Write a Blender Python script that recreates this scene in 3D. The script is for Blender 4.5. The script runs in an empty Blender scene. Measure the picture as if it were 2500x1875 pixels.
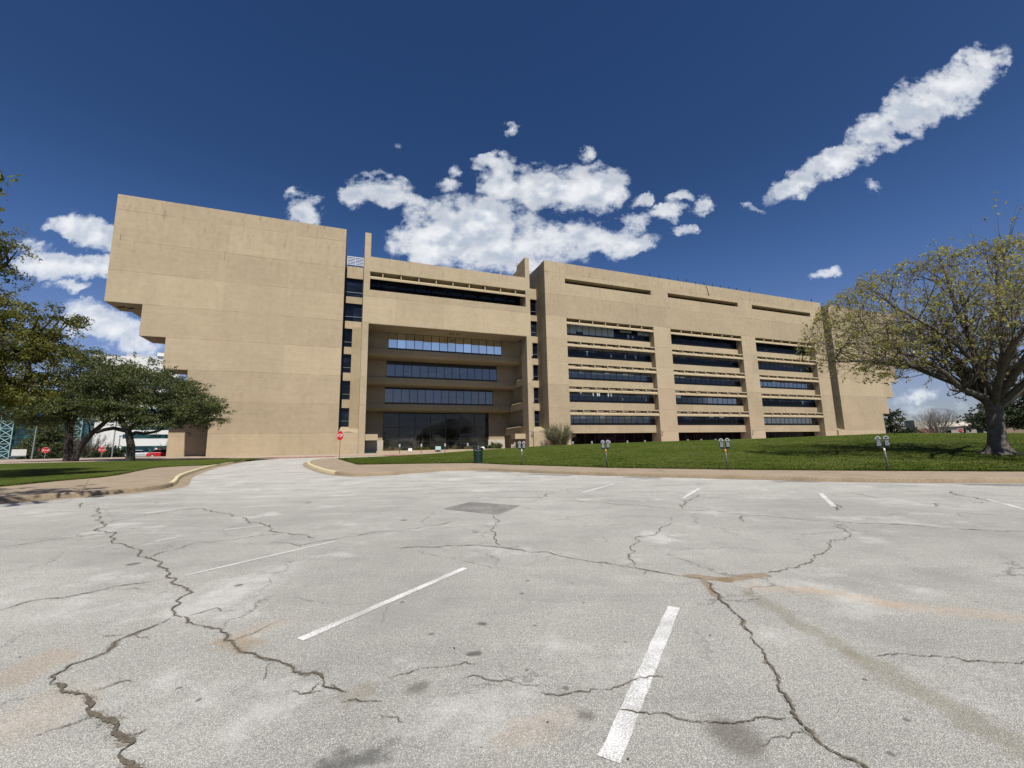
import bpy, bmesh, math, random
import numpy as np
from mathutils import Matrix, Vector
R = math.radians
scene = bpy.context.scene
COL = scene.collection

# ---------------------------------------------------------------- camera
F_PX, PITCH, ROLL, YAW = 1022.05, 0.14989609, -0.0196107, 1.2019989
fwd = Vector((0, math.cos(PITCH), math.sin(PITCH)))
up0 = Vector((0, -math.sin(PITCH), math.cos(PITCH)))
rt = Vector((1, 0, 0)) * math.cos(ROLL) + up0 * math.sin(ROLL)
up = Vector((-1, 0, 0)) * math.sin(ROLL) + up0 * math.cos(ROLL)
cam = bpy.data.cameras.new('camera'); camo = bpy.data.objects.new('camera', cam); COL.objects.link(camo)
m = Matrix((rt, up, -fwd)).transposed().to_4x4(); m.translation = Vector((0, 0, 1.6))
camo.matrix_world = m
cam.sensor_width = 36; cam.lens = 36 * F_PX / 2500; cam.clip_start = .05; cam.clip_end = 6000
scene.camera = camo

# ---------------------------------------------------------------- light, sky, exposure
U = Vector((math.sin(YAW), math.cos(YAW), 0)); NV = Vector((-math.cos(YAW), math.sin(YAW), 0))
SUN_EL = R(54); SUN_AZ = math.atan2(-NV.x, -NV.y) + R(4)   # the sun stands almost square in front of the facade
sd = Vector((math.sin(SUN_AZ) * math.cos(SUN_EL), math.cos(SUN_AZ) * math.cos(SUN_EL), math.sin(SUN_EL)))
sl = bpy.data.lights.new('sun', 'SUN'); so = bpy.data.objects.new('sun', sl); COL.objects.link(so)
sl.energy = 5.0; sl.angle = R(.53); sl.color = (1, .955, .88)
so.rotation_euler = sd.to_track_quat('Z', 'Y').to_euler()
scene.view_settings.view_transform = 'Standard'; scene.view_settings.look = 'None'
scene.view_settings.exposure = .40; scene.view_settings.gamma = 1
scene.render.engine = 'CYCLES'
scene.cycles.max_bounces = 8; scene.cycles.diffuse_bounces = 1; scene.cycles.glossy_bounces = 4
scene.cycles.transparent_max_bounces = 6

class NT:
    """small helper for building node trees"""
    def __init__(s, tree): s.t = tree; s.n = tree.nodes; s.l = tree.links
    def set(s, sock, v):
        if isinstance(v, bpy.types.NodeSocket): s.l.new(v, sock)
        else:
            if isinstance(v, (tuple, list)) and len(v) == 3 and sock.type == 'RGBA': v = (*v, 1)
            sock.default_value = v
    def node(s, typ, ins=None, **kw):
        nd = s.n.new(typ)
        for k, v in kw.items(): setattr(nd, k, v)
        for k, v in (ins or {}).items(): s.set(nd.inputs[k], v)
        return nd
    def math(s, op, a, b=0, c=0, clamp=False):
        nd = s.n.new('ShaderNodeMath'); nd.operation = op; nd.use_clamp = clamp
        s.set(nd.inputs[0], a); s.set(nd.inputs[1], b); s.set(nd.inputs[2], c)
        return nd.outputs[0]
    def vmath(s, op, a, b=(0, 0, 0)):
        nd = s.n.new('ShaderNodeVectorMath'); nd.operation = op
        s.set(nd.inputs[0], a); s.set(nd.inputs[1], b)
        return nd.outputs[1] if op in ('LENGTH', 'DOT_PRODUCT', 'DISTANCE') else nd.outputs[0]
    def mix(s, f, a, b, mode='MIX'):
        nd = s.n.new('ShaderNodeMix'); nd.data_type = 'RGBA'; nd.blend_type = mode
        s.set(nd.inputs[0], f); s.set(nd.inputs[6], a); s.set(nd.inputs[7], b)
        return nd.outputs[2]
    def noise(s, vec, scale, detail=4, rough=.55, out=0, dist=0):
        nd = s.node('ShaderNodeTexNoise', {'Vector': vec, 'Scale': scale, 'Detail': detail, 'Roughness': rough, 'Distortion': dist})
        return nd.outputs[out]
    def map(s, v, a, b, c=0., d=1., smooth=True):
        nd = s.n.new('ShaderNodeMapRange'); nd.interpolation_type = 'SMOOTHSTEP' if smooth else 'LINEAR'
        s.set(nd.inputs[0], v); s.set(nd.inputs[1], a); s.set(nd.inputs[2], b); s.set(nd.inputs[3], c); s.set(nd.inputs[4], d)
        return nd.outputs[0]
    def mapping(s, vec, loc=(0, 0, 0), rot=(0, 0, 0), sc=(1, 1, 1), typ='POINT'):
        nd = s.n.new('ShaderNodeMapping'); nd.vector_type = typ
        s.set(nd.inputs[0], vec); nd.inputs[1].default_value = loc; nd.inputs[2].default_value = rot; nd.inputs[3].default_value = sc
        return nd.outputs[0]

world = bpy.data.worlds.new('World'); scene.world = world; world.use_nodes = True
def build_world():
    w = NT(world.node_tree); w.n.clear()
    sky = w.node('ShaderNodeTexSky', sky_type='NISHITA', sun_disc=False, sun_elevation=SUN_EL, sun_rotation=SUN_AZ,
                 altitude=200, air_density=1.0, dust_density=SKY_DUST, ozone_density=2.5)
    tc = w.node('ShaderNodeTexCoord').outputs['Generated']
    sep = w.node('ShaderNodeSeparateXYZ', {0: tc})
    hz = w.map(sep.outputs[2], .0, .38)
    skc = w.node('ShaderNodeHueSaturation', {'Color': sky.outputs[0], 'Hue': .511, 'Saturation': w.map(hz, 0, 1, .95, SKY_SAT, False), 'Value': 1.0}).outputs[0]
    skc = w.mix(1.0, skc, w.mix(hz, (.98, .95, 1.16), (1, 1, 1)), 'MULTIPLY')
    lift = w.math('MULTIPLY', w.map(sep.outputs[2], .56, .32), w.map(sep.outputs[2], .02, .22))
    skc = w.mix(lift, skc, w.mix(1.0, skc, (1.36, 1.30, 1.32), 'MULTIPLY'))
    bg = w.node('ShaderNodeBackground', {'Color': skc, 'Strength': SKY_STR})
    yy = w.math('MAXIMUM', w.math('ABSOLUTE', sep.outputs[1]), .08)
    X = w.math('DIVIDE', sep.outputs[0], yy); Z = w.math('DIVIDE', sep.outputs[2], yy)
    P0 = w.node('ShaderNodeCombineXYZ', {0: X, 1: Z, 2: w.math('SIGN', sep.outputs[1])}).outputs[0]
    def fbm(sc, det, off, ro=.6):
        return w.noise(w.mapping(P0, loc=off, sc=(1, 1.25, 1)), sc, det, ro, out=0)
    dn = w.node('ShaderNodeTexNoise', {'Vector': P0, 'Scale': 7.0, 'Detail': 2, 'Roughness': .5})
    dn2 = w.node('ShaderNodeTexNoise', {'Vector': P0, 'Scale': 24.0, 'Detail': 6, 'Roughness': .65})
    off = w.vmath('MULTIPLY', w.vmath('SUBTRACT', dn.outputs[1], (.5, .5, .5)), (.085, .07, 0))
    off2 = w.vmath('MULTIPLY', w.vmath('SUBTRACT', dn2.outputs[1], (.5, .5, .5)), (.066, .052, 0))
    PW = w.vmath('ADD', w.vmath('ADD', P0, off), off2)
    PW = w.vmath('MULTIPLY', PW, (1, 1, 0))
    tot = None
    for (cx, cz, rx, rz, rot, s) in CLOUDS:
        q = w.mapping(PW, loc=(cx, cz, 0), rot=(0, 0, R(rot)), sc=(rx * 1.5, rz * 1.45, 1), typ='TEXTURE')
        g = w.node('ShaderNodeTexGradient', {0: q}, gradient_type='SPHERICAL').outputs[1]
        g = w.math('MULTIPLY', g, s if s > .9 else s)
        tot = g if tot is None else w.math('SMOOTH_MAX', tot, g, .10)
    front = w.math('GREATER_THAN', sep.outputs[1], 0)
    tot = w.math('MULTIPLY', w.math('MAXIMUM', w.math('SUBTRACT', tot, .085), 0), w.math('MULTIPLY', front, 1.12))
    n1 = fbm(11, 9, (3.1, .7, 0), .6); n2 = fbm(30, 6, (1.1, 2.7, 0), .6)
    nn = w.math('ADD', w.math('MULTIPLY', w.math('SUBTRACT', n1, .5), 2.2), w.math('MULTIPLY', w.math('SUBTRACT', n2, .5), .65))
    edge = w.math('MULTIPLY', w.map(tot, .0, .16), nn)
    # thin broken cumulus in the half of the sky behind the camera
    back = w.math('MULTIPLY', w.map(w.noise(P0, 2.2, 7, .6), .60, .80), w.math('SUBTRACT', 1, front))
    den = w.math('ADD', tot, edge)
    d1 = w.math('SUBTRACT', 1, w.math('EXPONENT', w.math('MULTIPLY', w.math('MAXIMUM', w.math('SUBTRACT', den, .02), 0), -3.0)))
    d1 = w.math('MAXIMUM', d1, w.math('MULTIPLY', back, .15))
    up_ok = w.map(sep.outputs[2], 0.0, .06)
    d1 = w.math('MULTIPLY', w.math('MULTIPLY', d1, up_ok), .98)
    # lit tops, greyer thick bellies (vapour density, not screen position)
    n4 = fbm(8, 5, (3.1, .7, 0), .5); n1b = fbm(8, 5, (3.1 - .012, .7 + .035, 0), .5); n3 = fbm(6, 4, (1.2, 5.5, 0), .5)
    shade = w.map(w.math('ADD', w.math('MULTIPLY', w.math('SUBTRACT', n1b, n4), 1.7), w.math('MULTIPLY', n3, .8)), .24, .58)
    cc = w.mix(w.math('MULTIPLY', shade, w.map(den, .2, .8)), (.88, .90, .92), (.50, .56, .65))
    cc = w.mix(w.map(den, .10, .45), (.60, .68, .80), cc)
    bc = w.node('ShaderNodeBackground', {'Color': cc, 'Strength': CLOUD_STR})
    mx = w.node('ShaderNodeMixShader', {0: d1, 1: bg.outputs[0], 2: bc.outputs[0]})
    w.node('ShaderNodeOutputWorld', {0: mx.outputs[0]})
    world.cycles.sampling_method = 'MANUAL'; world.cycles.sample_map_resolution = 512
SKY_STR, SKY_SAT, SKY_DUST, CLOUD_STR = .051, 1.26, .5, .80
# ---- measured layout data (metres on the ground; directions of the clouds in the sky)
CRACKS=[(0.03,[(-12.701,12.983),(-10.852,11.255),(-10.131,10.439),(-8.996,9.402),(-8.723,9.196),(-7.893,8.39),(-7.444,8.069),(-7.074,7.71),(-6.59,7.315),(-6.121,7.012),(-5.665,6.587),(-5.368,6.39),(-4.831,5.953),(-4.422,5.644),(-4.325,5.473),(-4.113,5.338),(-3.863,5.122),(-3.635,4.95),(-3.566,4.699),(-3.464,4.603),(-3.453,4.514),(-3.417,4.428),(-3.275,4.282),(-3.13,4.239),(-3.02,4.106),(-2.827,4.031),(-2.484,3.856),(-2.439,3.749),(-2.156,3.546),(-2.026,3.504),(-1.832,3.412),(-1.698,3.349),(-1.595,3.245),(-1.434,3.23),(-1.357,3.165),(-1.269,3.044),(-1.095,2.993)]),(0.022,[(-3.259,4.262),(-3.256,4.079),(-3.321,3.866),(-3.336,3.745),(-3.268,3.617),(-3.258,3.512),(-3.325,3.391),(-3.289,3.298),(-3.302,3.234),(-3.21,3.129)]),(0.05,[(-3.21,3.129),(-3.053,3.067),(-2.933,3.026),(-2.787,2.969),(-2.666,2.88),(-2.664,2.847),(-2.527,2.781),(-2.428,2.741),(-2.329,2.688),(-2.294,2.631),(-2.196,2.575),(-2.104,2.535),(-2.113,2.486),(-2.097,2.45),(-2.024,2.408),(-1.937,2.369),(-1.846,2.303)]),(0.012,[(-5.169,4.467),(-5.145,4.71),(-4.884,4.795),(-4.645,5.154),(-4.301,5.346)]),(0.018,[(-8.723,9.196),(-8.807,9.997),(-8.702,10.808),(-8.161,11.293),(-7.06,10.424),(-5.524,9.057),(-4.831,8.578),(-4.092,7.926),(-3.71,7.765),(-3.432,7.49)]),(0.012,[(-5.343,6.389),(-5.385,6.766),(-5.309,7.358),(-4.849,7.513),(-4.218,7.934)]),(0.01,[(-3.13,4.239),(-3.085,4.315),(-2.99,4.455),(-2.727,4.383)]),(0.014,[(-3.426,6.915),(-3.372,7.131),(-3.053,7.405),(-2.628,7.833),(-2.794,7.748),(-2.164,8.044),(-1.707,8.525),(-1.275,8.927)]),(0.014,[(-4.094,7.346),(-3.769,7.21),(-3.455,7.024)]),(0.012,[(-8.499,7.253),(-8.231,7.715),(-7.648,8.153),(-7.23,8.423)]),(0.01,[(-1.261,3.025),(-1.332,2.99),(-1.432,2.974)]),(0.016,[(-1.878,6.808),(-1.306,6.797),(-0.798,6.874),(-0.375,6.798),(-0.064,6.627),(0.181,6.421),(0.64,6.173),(1.049,5.865),(1.5,5.584),(1.762,5.369),(2.054,5.198),(2.153,5.046)]),(0.013,[(-0.501,9.554),(-0.371,9.045),(-0.393,8.352),(-0.336,7.755),(-0.363,7.365),(-0.306,7.01),(-0.207,6.788)]),(0.011,[(2.997,8.44),(2.55,7.705),(2.015,7.281),(1.996,6.988),(1.704,6.295),(1.54,6.042),(1.5,5.584)]),(0.007,[(-0.905,3.144),(-0.804,3.193),(-0.691,3.266),(-0.527,3.285),(-0.378,3.35),(-0.251,3.289)]),(0.006,[(-0.387,3.121),(-0.277,3.159),(-0.159,3.096),(0.01,3.062),(0.176,3.058)]),(0.008,[(0.115,2.957),(0.25,2.918),(0.446,2.949),(0.601,2.973),(0.772,3.083),(0.881,3.111),(1.023,3.097)]),(0.009,[(0.595,2.777),(0.703,2.736),(0.84,2.733),(0.856,2.733),(0.974,2.664),(1.066,2.655),(1.31,2.65),(1.435,2.684),(1.572,2.659)]),(0.008,[(-1.275,3.073),(-1.187,3.023),(-1.102,3.003)]),(0.008,[(-1.124,2.871),(-1.025,2.912),(-0.952,2.885),(-0.839,2.891)]),(0.007,[(-0.837,2.753),(-0.751,2.729),(-0.649,2.675)]),(0.02,[(-1.326,12.731),(-0.579,12.54),(0.718,12.331),(1.225,13.674)]),(0.016,[(1.518,11.901),(2.465,11.026),(3.27,10.615),(3.384,10.393),(4.56,9.684),(5.534,8.782),(6.257,8.286),(7.293,7.817),(8.481,7.29),(9.016,7.09)]),(0.022,[(5.315,12.581),(4.364,10.99),(3.967,10.213)]),(0.03,[(2.153,5.046),(2.102,4.777),(2.035,4.492),(2.048,4.32),(2.02,4.087),(1.949,3.848),(1.92,3.694),(1.877,3.527),(1.823,3.351),(1.787,3.193),(1.77,3.109),(1.692,2.994),(1.67,2.869),(1.636,2.755),(1.596,2.666),(1.595,2.581),(1.585,2.503),(1.601,2.418),(1.633,2.371),(1.688,2.306),(1.707,2.243)]),(0.011,[(2.937,5.284),(3.25,5.401),(3.537,5.525),(3.906,5.843),(4.367,6.199),(4.774,6.715),(5.208,6.91),(5.639,7.37),(6.257,8.286)]),(0.007,[(2.555,3.392),(2.751,3.374),(2.962,3.337),(3.25,3.266),(3.597,3.246),(3.798,3.229)]),(0.016,[(4.815,9.129),(4.459,8.418)]),(0.025,[(12.762,12.524),(11.985,11.481),(11.735,10.708),(12.055,10.249),(12.412,9.95)]),(0.014,[(9.582,9.834),(10.761,10.374),(11.587,10.576)]),(0.018,[(7.762,10.523),(7.305,9.795),(7.086,9.582)])]
LINES=[(0.07,[(-4.142,5.531),(-3.011,7.306)]),(0.085,[(-1.8,3.745),(-0.648,5.686)]),(0.11,[(0.453,2.378),(1.521,4.325)]),(0.1,[(2.174,13.567),(3.771,16.139)]),(0.11,[(4.62,11.86),(6.164,14.289)]),(0.11,[(8.93,12.573),(7.487,10.157)]),(0.1,[(11.955,10.938),(10.755,8.895)]),(0.08,[(-6.161,7.468),(-6.036,7.777)]),(0.08,[(-5.592,8.391),(-5.018,8.843)]),(0.07,[(-13.798,11.566),(-12.176,12.653)])]
PATCH=[(-1.759,10.594),(-1.183,11.795),(0.147,10.957),(-0.376,9.649)]
STAINS=[('tan',[(-2.421,3.763),(-2.177,3.641)],0.14),('tanl',[(-2.3,3.882),(-2.191,4.045)],0.18),('tan2',[(-3.581,3.219),(-3.59,3.521)],0.22),('tan3',[(-2.89,2.713),(-2.938,2.92)],0.3),('tan4',[(-0.062,2.547),(0.246,2.693)],0.16),('oil',[(-0.355,3.479),(-0.311,3.488)],0.045),('oil',[(-0.325,4.003),(-0.295,4.002)],0.04),('oils',[(-0.665,3.021),(-0.642,3.039)],0.09),('oils',[(0.392,2.728),(0.416,2.727)],0.06),('oils',[(1.159,2.577),(1.19,2.498)],0.16),('brown',[(2.064,5.241),(2.404,5.094)],0.1),('brown',[(2.404,5.094),(2.919,5.254)],0.1),('brown',[(2.135,5.047),(2.057,4.607)],0.05),('tans',[(2.674,4.806),(3.163,4.735),(3.656,4.304),(4.431,3.936)],0.17),('tyre',[(2.417,4.765),(2.509,3.381)],0.12),('tyre',[(2.509,3.381),(2.593,2.354)],0.16),('oil2',[(-1.106,2.931),(-1.006,3.038)],0.12),('dark',[(-0.968,2.373),(-0.739,2.449)],0.12),('dark',[(-0.981,2.373),(-0.779,2.426)],0.1)]
SPOTS=[(-1.165,4.542,0.025),(-0.725,3.81,0.025),(0.162,3.954,0.018),(0.671,4.462,0.02),(0.865,3.624,0.015),(0.065,3.232,0.018),(0.168,3.371,0.012),(0.314,3.007,0.025),(2.209,2.657,0.022),(2.318,3.06,0.018),(1.889,2.395,0.02),(-3.217,5.136,0.05),(-2.039,2.934,0.02),(-2.269,3.064,0.018),(-5.295,6.092,0.09),(0.137,5.16,0.03),(0.061,4.746,0.03),(4.467,4.351,0.02),(-2.338,9.156,0.08)]
CLOUDS=[(-0.1055,0.5389,0.1569,0.0893,0.0,1.0),(0.1499,0.5146,0.1459,0.0499,0.0,0.85),(-0.1901,0.5217,0.0992,0.0778,0.0,1.0),(-0.059,0.5806,0.0631,0.0508,0.0,1.0),(0.0067,0.4954,0.1559,0.0552,0.0,0.95),(0.1262,0.6695,0.1384,0.0602,-5.0,1.0),(-0.0174,0.6854,0.0512,0.0512,0.0,1.0),(0.2419,0.6613,0.0617,0.0578,0.0,0.9),(-0.0337,0.7409,0.0516,0.026,-10.0,0.7),(0.2116,0.7641,0.0237,0.0226,0.0,0.7),(-0.1274,0.7264,0.0279,0.0153,-25.0,0.6),(-0.3245,0.6676,0.0725,0.037,-15.0,0.85),(-0.4049,0.6531,0.0479,0.0277,15.0,0.8),(-0.2312,0.6276,0.053,0.0229,-30.0,0.6),(-0.1509,0.6824,0.0278,0.0279,-30.0,0.55),(-0.5292,0.6133,0.0402,0.0365,-20.0,0.9),(-0.5514,0.6493,0.0319,0.0207,0.0,0.5),(0.328,0.5601,0.0461,0.0292,10.0,0.85),(0.41,0.5889,0.0421,0.0272,10.0,0.8),(0.5021,0.6063,0.038,0.0205,30.0,0.6),(0.3487,0.6187,0.0359,0.016,30.0,0.5),(0.4471,0.6315,0.0317,0.016,0.0,0.45),(0.3126,0.4978,0.0727,0.0199,15.0,0.6),(0.4393,0.5341,0.0251,0.0156,0.0,0.6),(0.2343,0.5128,0.0625,0.031,0.0,0.6),(0.0143,0.8333,0.024,0.0206,20.0,0.7),(-0.28,0.7867,0.0217,0.0143,20.0,0.2),(0.7509,0.6724,0.0744,0.0301,35.0,0.85),(0.8598,0.7287,0.0803,0.0377,35.0,0.95),(0.9667,0.798,0.0865,0.048,38.0,1.0),(1.0882,0.8782,0.0983,0.0612,35.0,1.0),(1.2087,0.9401,0.0936,0.0623,35.0,1.0),(1.3055,1.0138,0.0667,0.0482,38.0,0.95),(0.9528,0.6611,0.0255,0.0139,0.0,0.4),(0.7932,0.4102,0.0348,0.0129,15.0,0.55),(0.6324,0.5898,0.0357,0.0091,0.0,0.35),(-1.1362,0.5841,0.0528,0.0271,-20.0,0.8),(-1.0571,0.5588,0.0684,0.0382,-20.0,1.0),(-1.1798,0.487,0.0834,0.0352,-15.0,0.95),(-1.0554,0.4647,0.0779,0.0328,-5.0,0.95),(-1.1042,0.4212,0.0495,0.0119,-5.0,0.6),(-1.2157,0.5386,0.0525,0.0145,-5.0,0.35),(-1.0457,0.3284,0.0662,0.0421,-25.0,0.95),(-0.9575,0.2952,0.0811,0.0417,-25.0,0.8),(-1.0972,0.3558,0.0409,0.0318,0.0,0.8),(0.9714,0.0995,0.0685,0.0177,10.0,0.45),(0.9732,0.2018,0.0596,0.0162,10.0,0.4),(1.14,0.2684,0.0802,0.0207,20.0,0.4),(1.0153,0.0691,0.0877,0.0137,0.0,0.3)]
OAK_A=[(-42.05,46.0,9.96,3.44,4.0,2.34),(-38.74,46.0,8.97,3.65,4.0,2.32),(-35.6,46.0,7.08,2.82,4.0,1.74),(-33.25,46.0,6.12,1.45,4.0,1.28),(-43.09,46.0,7.22,3.4,4.0,2.07),(-39.36,46.0,6.24,3.62,4.0,1.74),(-36.98,46.0,5.07,2.03,4.0,0.99),(-44.94,46.0,11.18,1.61,4.0,1.17),(-41.08,46.0,11.57,1.38,4.0,0.94)]
OAK_B=[(-52.25,48.0,8.8,3.1,4.5,2.91),(-49.51,48.0,11.41,2.4,4.5,1.96),(-54.11,48.0,6.94,2.84,4.5,2.0),(-49.68,48.0,7.32,3.32,4.5,2.01),(-56.44,48.0,6.75,2.13,4.5,1.66),(-47.04,48.0,9.66,1.91,4.5,2.43),(-50.46,48.0,13.14,1.21,4.5,1.23)]
OAK_L=[(-34.65,28.0,7.58,3.09,4.0,3.19),(-32.66,28.0,9.26,1.7,4.0,2.05),(-36.17,28.0,11.67,2.01,4.0,2.42),(-37.3,28.0,15.02,1.75,4.0,2.18),(-36.15,28.0,16.85,0.74,4.0,0.79),(-31.53,28.0,9.24,0.85,4.0,1.16),(-33.02,28.0,6.13,1.94,4.0,1.7),(-36.61,28.0,7.62,2.24,4.0,4.38),(-31.21,28.0,10.98,0.43,4.0,0.59)]
build_world()

STAINS += [('oild', [(-1.9, 24.0), (-.3, 22.8)], .30), ('oild', [(.9, 21.4), (2.5, 20.2)], .34), ('oild', [(5.0, 18.7), (6.1, 18.2)], .26), ('oild', [(9.9, 16.2), (11.0, 15.7)], .22), ('oild', [(15.0, 14.2), (17.0, 13.7)], .30)]
# ---------------------------------------------------------------- materials
def newmat(name):
    mt = bpy.data.materials.new(name); mt.use_nodes = True
    k = NT(mt.node_tree); k.n.clear()
    k.p = k.n.new('ShaderNodeBsdfPrincipled'); o = k.n.new('ShaderNodeOutputMaterial'); k.out = o
    k.l.new(k.p.outputs[0], o.inputs[0])
    k.oc = k.n.new('ShaderNodeTexCoord').outputs['Object']
    k.geo = k.n.new('ShaderNodeNewGeometry')
    k.pos = k.geo.outputs['Position']
    k.m = mt
    return k
def bump(k, h, strength=.3, dist=.02):
    b = k.node('ShaderNodeBump', {'Strength': strength, 'Distance': dist, 'Height': h}); k.l.new(b.outputs[0], k.p.inputs['Normal'])
def simple(name, col, rough=.6, metal=0, var=.12, scale=8, spec=.5, bumps=0, bscale=60):
    k = newmat(name)
    n = k.noise(k.oc, scale, 5, .6)
    c = k.mix(k.map(n, .3, .7), tuple(x * (1 - var) for x in col), tuple(min(1, x * (1 + var)) for x in col))
    k.set(k.p.inputs['Base Color'], c); k.p.inputs['Roughness'].default_value = rough
    k.p.inputs['Metallic'].default_value = metal; k.p.inputs['Specular IOR Level'].default_value = spec
    if bumps: bump(k, k.noise(k.oc, bscale, 4), bumps, .01)
    return k.m

def concrete(name, light, dark, seams=True, seam_d=.24, pink=(.395, .300, .210)):
    k = newmat(name); oc = k.oc
    sp = k.node('ShaderNodeSeparateXYZ', {0: oc}); u, v, z = sp.outputs
    # pours: lifts 4.57 m high, panels about 8 m wide, each a slightly different batch
    zl = k.math('DIVIDE', k.math('SUBTRACT', z, 4.33), 4.567)
    uv = k.math('ADD', u, k.math('MULTIPLY', v, 1.0))
    cell = k.node('ShaderNodeCombineXYZ', {0: k.math('FLOOR', k.math('DIVIDE', uv, 8.3)), 1: k.math('FLOOR', zl), 2: 0}).outputs[0]
    wn = k.node('ShaderNodeTexWhiteNoise', {0: cell}, noise_dimensions='3D').outputs[0]
    cell2 = k.node('ShaderNodeCombineXYZ', {0: 3.3, 1: k.math('FLOOR', zl), 2: 1}).outputs[0]
    wn2 = k.node('ShaderNodeTexWhiteNoise', {0: cell2}, noise_dimensions='3D').outputs[0]
    blot = k.noise(oc, .22, 6, .6); blot2 = k.noise(oc, 1.3, 6, .65)
    streak = k.noise(k.mapping(oc, sc=(1.6, 1.6, .10)), 1.0, 5, .6)
    boards = k.noise(k.mapping(oc, sc=(.12, .12, 3.2)), 1.0, 4, .6)
    fine = k.noise(oc, 9, 3, .7); fine2 = k.noise(oc, 38, 2, .6)
    f = k.math('ADD', k.math('MULTIPLY', blot, .45), k.math('MULTIPLY', blot2, .55))
    f = k.math('ADD', f, k.math('MULTIPLY', k.math('SUBTRACT', streak, .5), .22))
    f = k.math('ADD', f, k.math('MULTIPLY', k.math('SUBTRACT', boards, .5), .30))
    f = k.math('ADD', f, k.math('MULTIPLY', k.math('SUBTRACT', wn, .5), .15))
    f = k.math('ADD', f, k.math('MULTIPLY', k.math('SUBTRACT', wn2, .5), .22))
    f = k.math('ADD', f, k.math('MULTIPLY', k.math('SUBTRACT', fine, .5), .62))
    f = k.math('ADD', f, k.math('MULTIPLY', k.math('SUBTRACT', fine2, .5), .45))
    c = k.mix(k.map(f, .22, .80, smooth=False), dark, light)
    c = k.mix(k.math('MULTIPLY', k.map(k.noise(oc, .13, 3), .48, .68), k.map(z, 26, 8, 0, .5)), c, pink)
    # grime that has run down from the copings and sills
    grime = k.math('MULTIPLY', k.map(k.noise(k.mapping(oc, sc=(1.3, 1.3, .45)), 1.0, 7, .72), .50, .72), k.map(z, 24, 39, .0, .75, False))
    c = k.mix(grime, c, tuple(x * .62 for x in dark))
    gb = k.math('MULTIPLY', k.map(k.noise(k.mapping(oc, sc=(1.1, 1.1, .5)), 1.0, 5, .7), .56, .75), .35)
    c = k.mix(gb, c, tuple(x * .70 for x in dark))
    if seams:
        fr = k.math('FRACT', zl); dz = k.math('MINIMUM', fr, k.math('SUBTRACT', 1, fr))
        wob = k.math('MULTIPLY', k.math('SUBTRACT', k.noise(k.mapping(oc, sc=(.6, .6, .6)), 1.0, 4), .5), .012)
        ln = k.map(k.math('ADD', dz, wob), .012, .002, 0, 1)
        br = k.map(k.noise(k.mapping(oc, sc=(.25, .25, 1)), 1.0, 5), .38, .60, .25, 1)
        c = k.mix(k.math('MULTIPLY', k.math('MULTIPLY', ln, br), seam_d * 2.2), c, tuple(x * .45 for x in dark))
        fu = k.math('FRACT', k.math('DIVIDE', uv, 8.3)); du = k.math('MINIMUM', fu, k.math('SUBTRACT', 1, fu))
        lu = k.map(du, .004, .0012, 0, 1)
        c = k.mix(k.math('MULTIPLY', lu, seam_d * .55), c, tuple(x * .5 for x in dark))
    k.set(k.p.inputs['Base Color'], c); k.p.inputs['Roughness'].default_value = .9
    k.p.inputs['Specular IOR Level'].default_value = .2
    bump(k, k.math('ADD', fine, k.math('MULTIPLY', blot2, 1.2)), .35, .03)
    return k.m
M = {}
M['conc'] = concrete('tan_concrete', (.405, .329, .221), (.272, .220, .147))
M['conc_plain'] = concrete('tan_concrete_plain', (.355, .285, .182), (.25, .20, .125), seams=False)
M['shade'] = concrete('sunshade_concrete', (.41, .335, .22), (.31, .25, .16), seams=False)
M['limestone'] = concrete('pale_stone', (.45, .40, .32), (.34, .30, .24), seams=False, pink=(.40, .35, .28))

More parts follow.
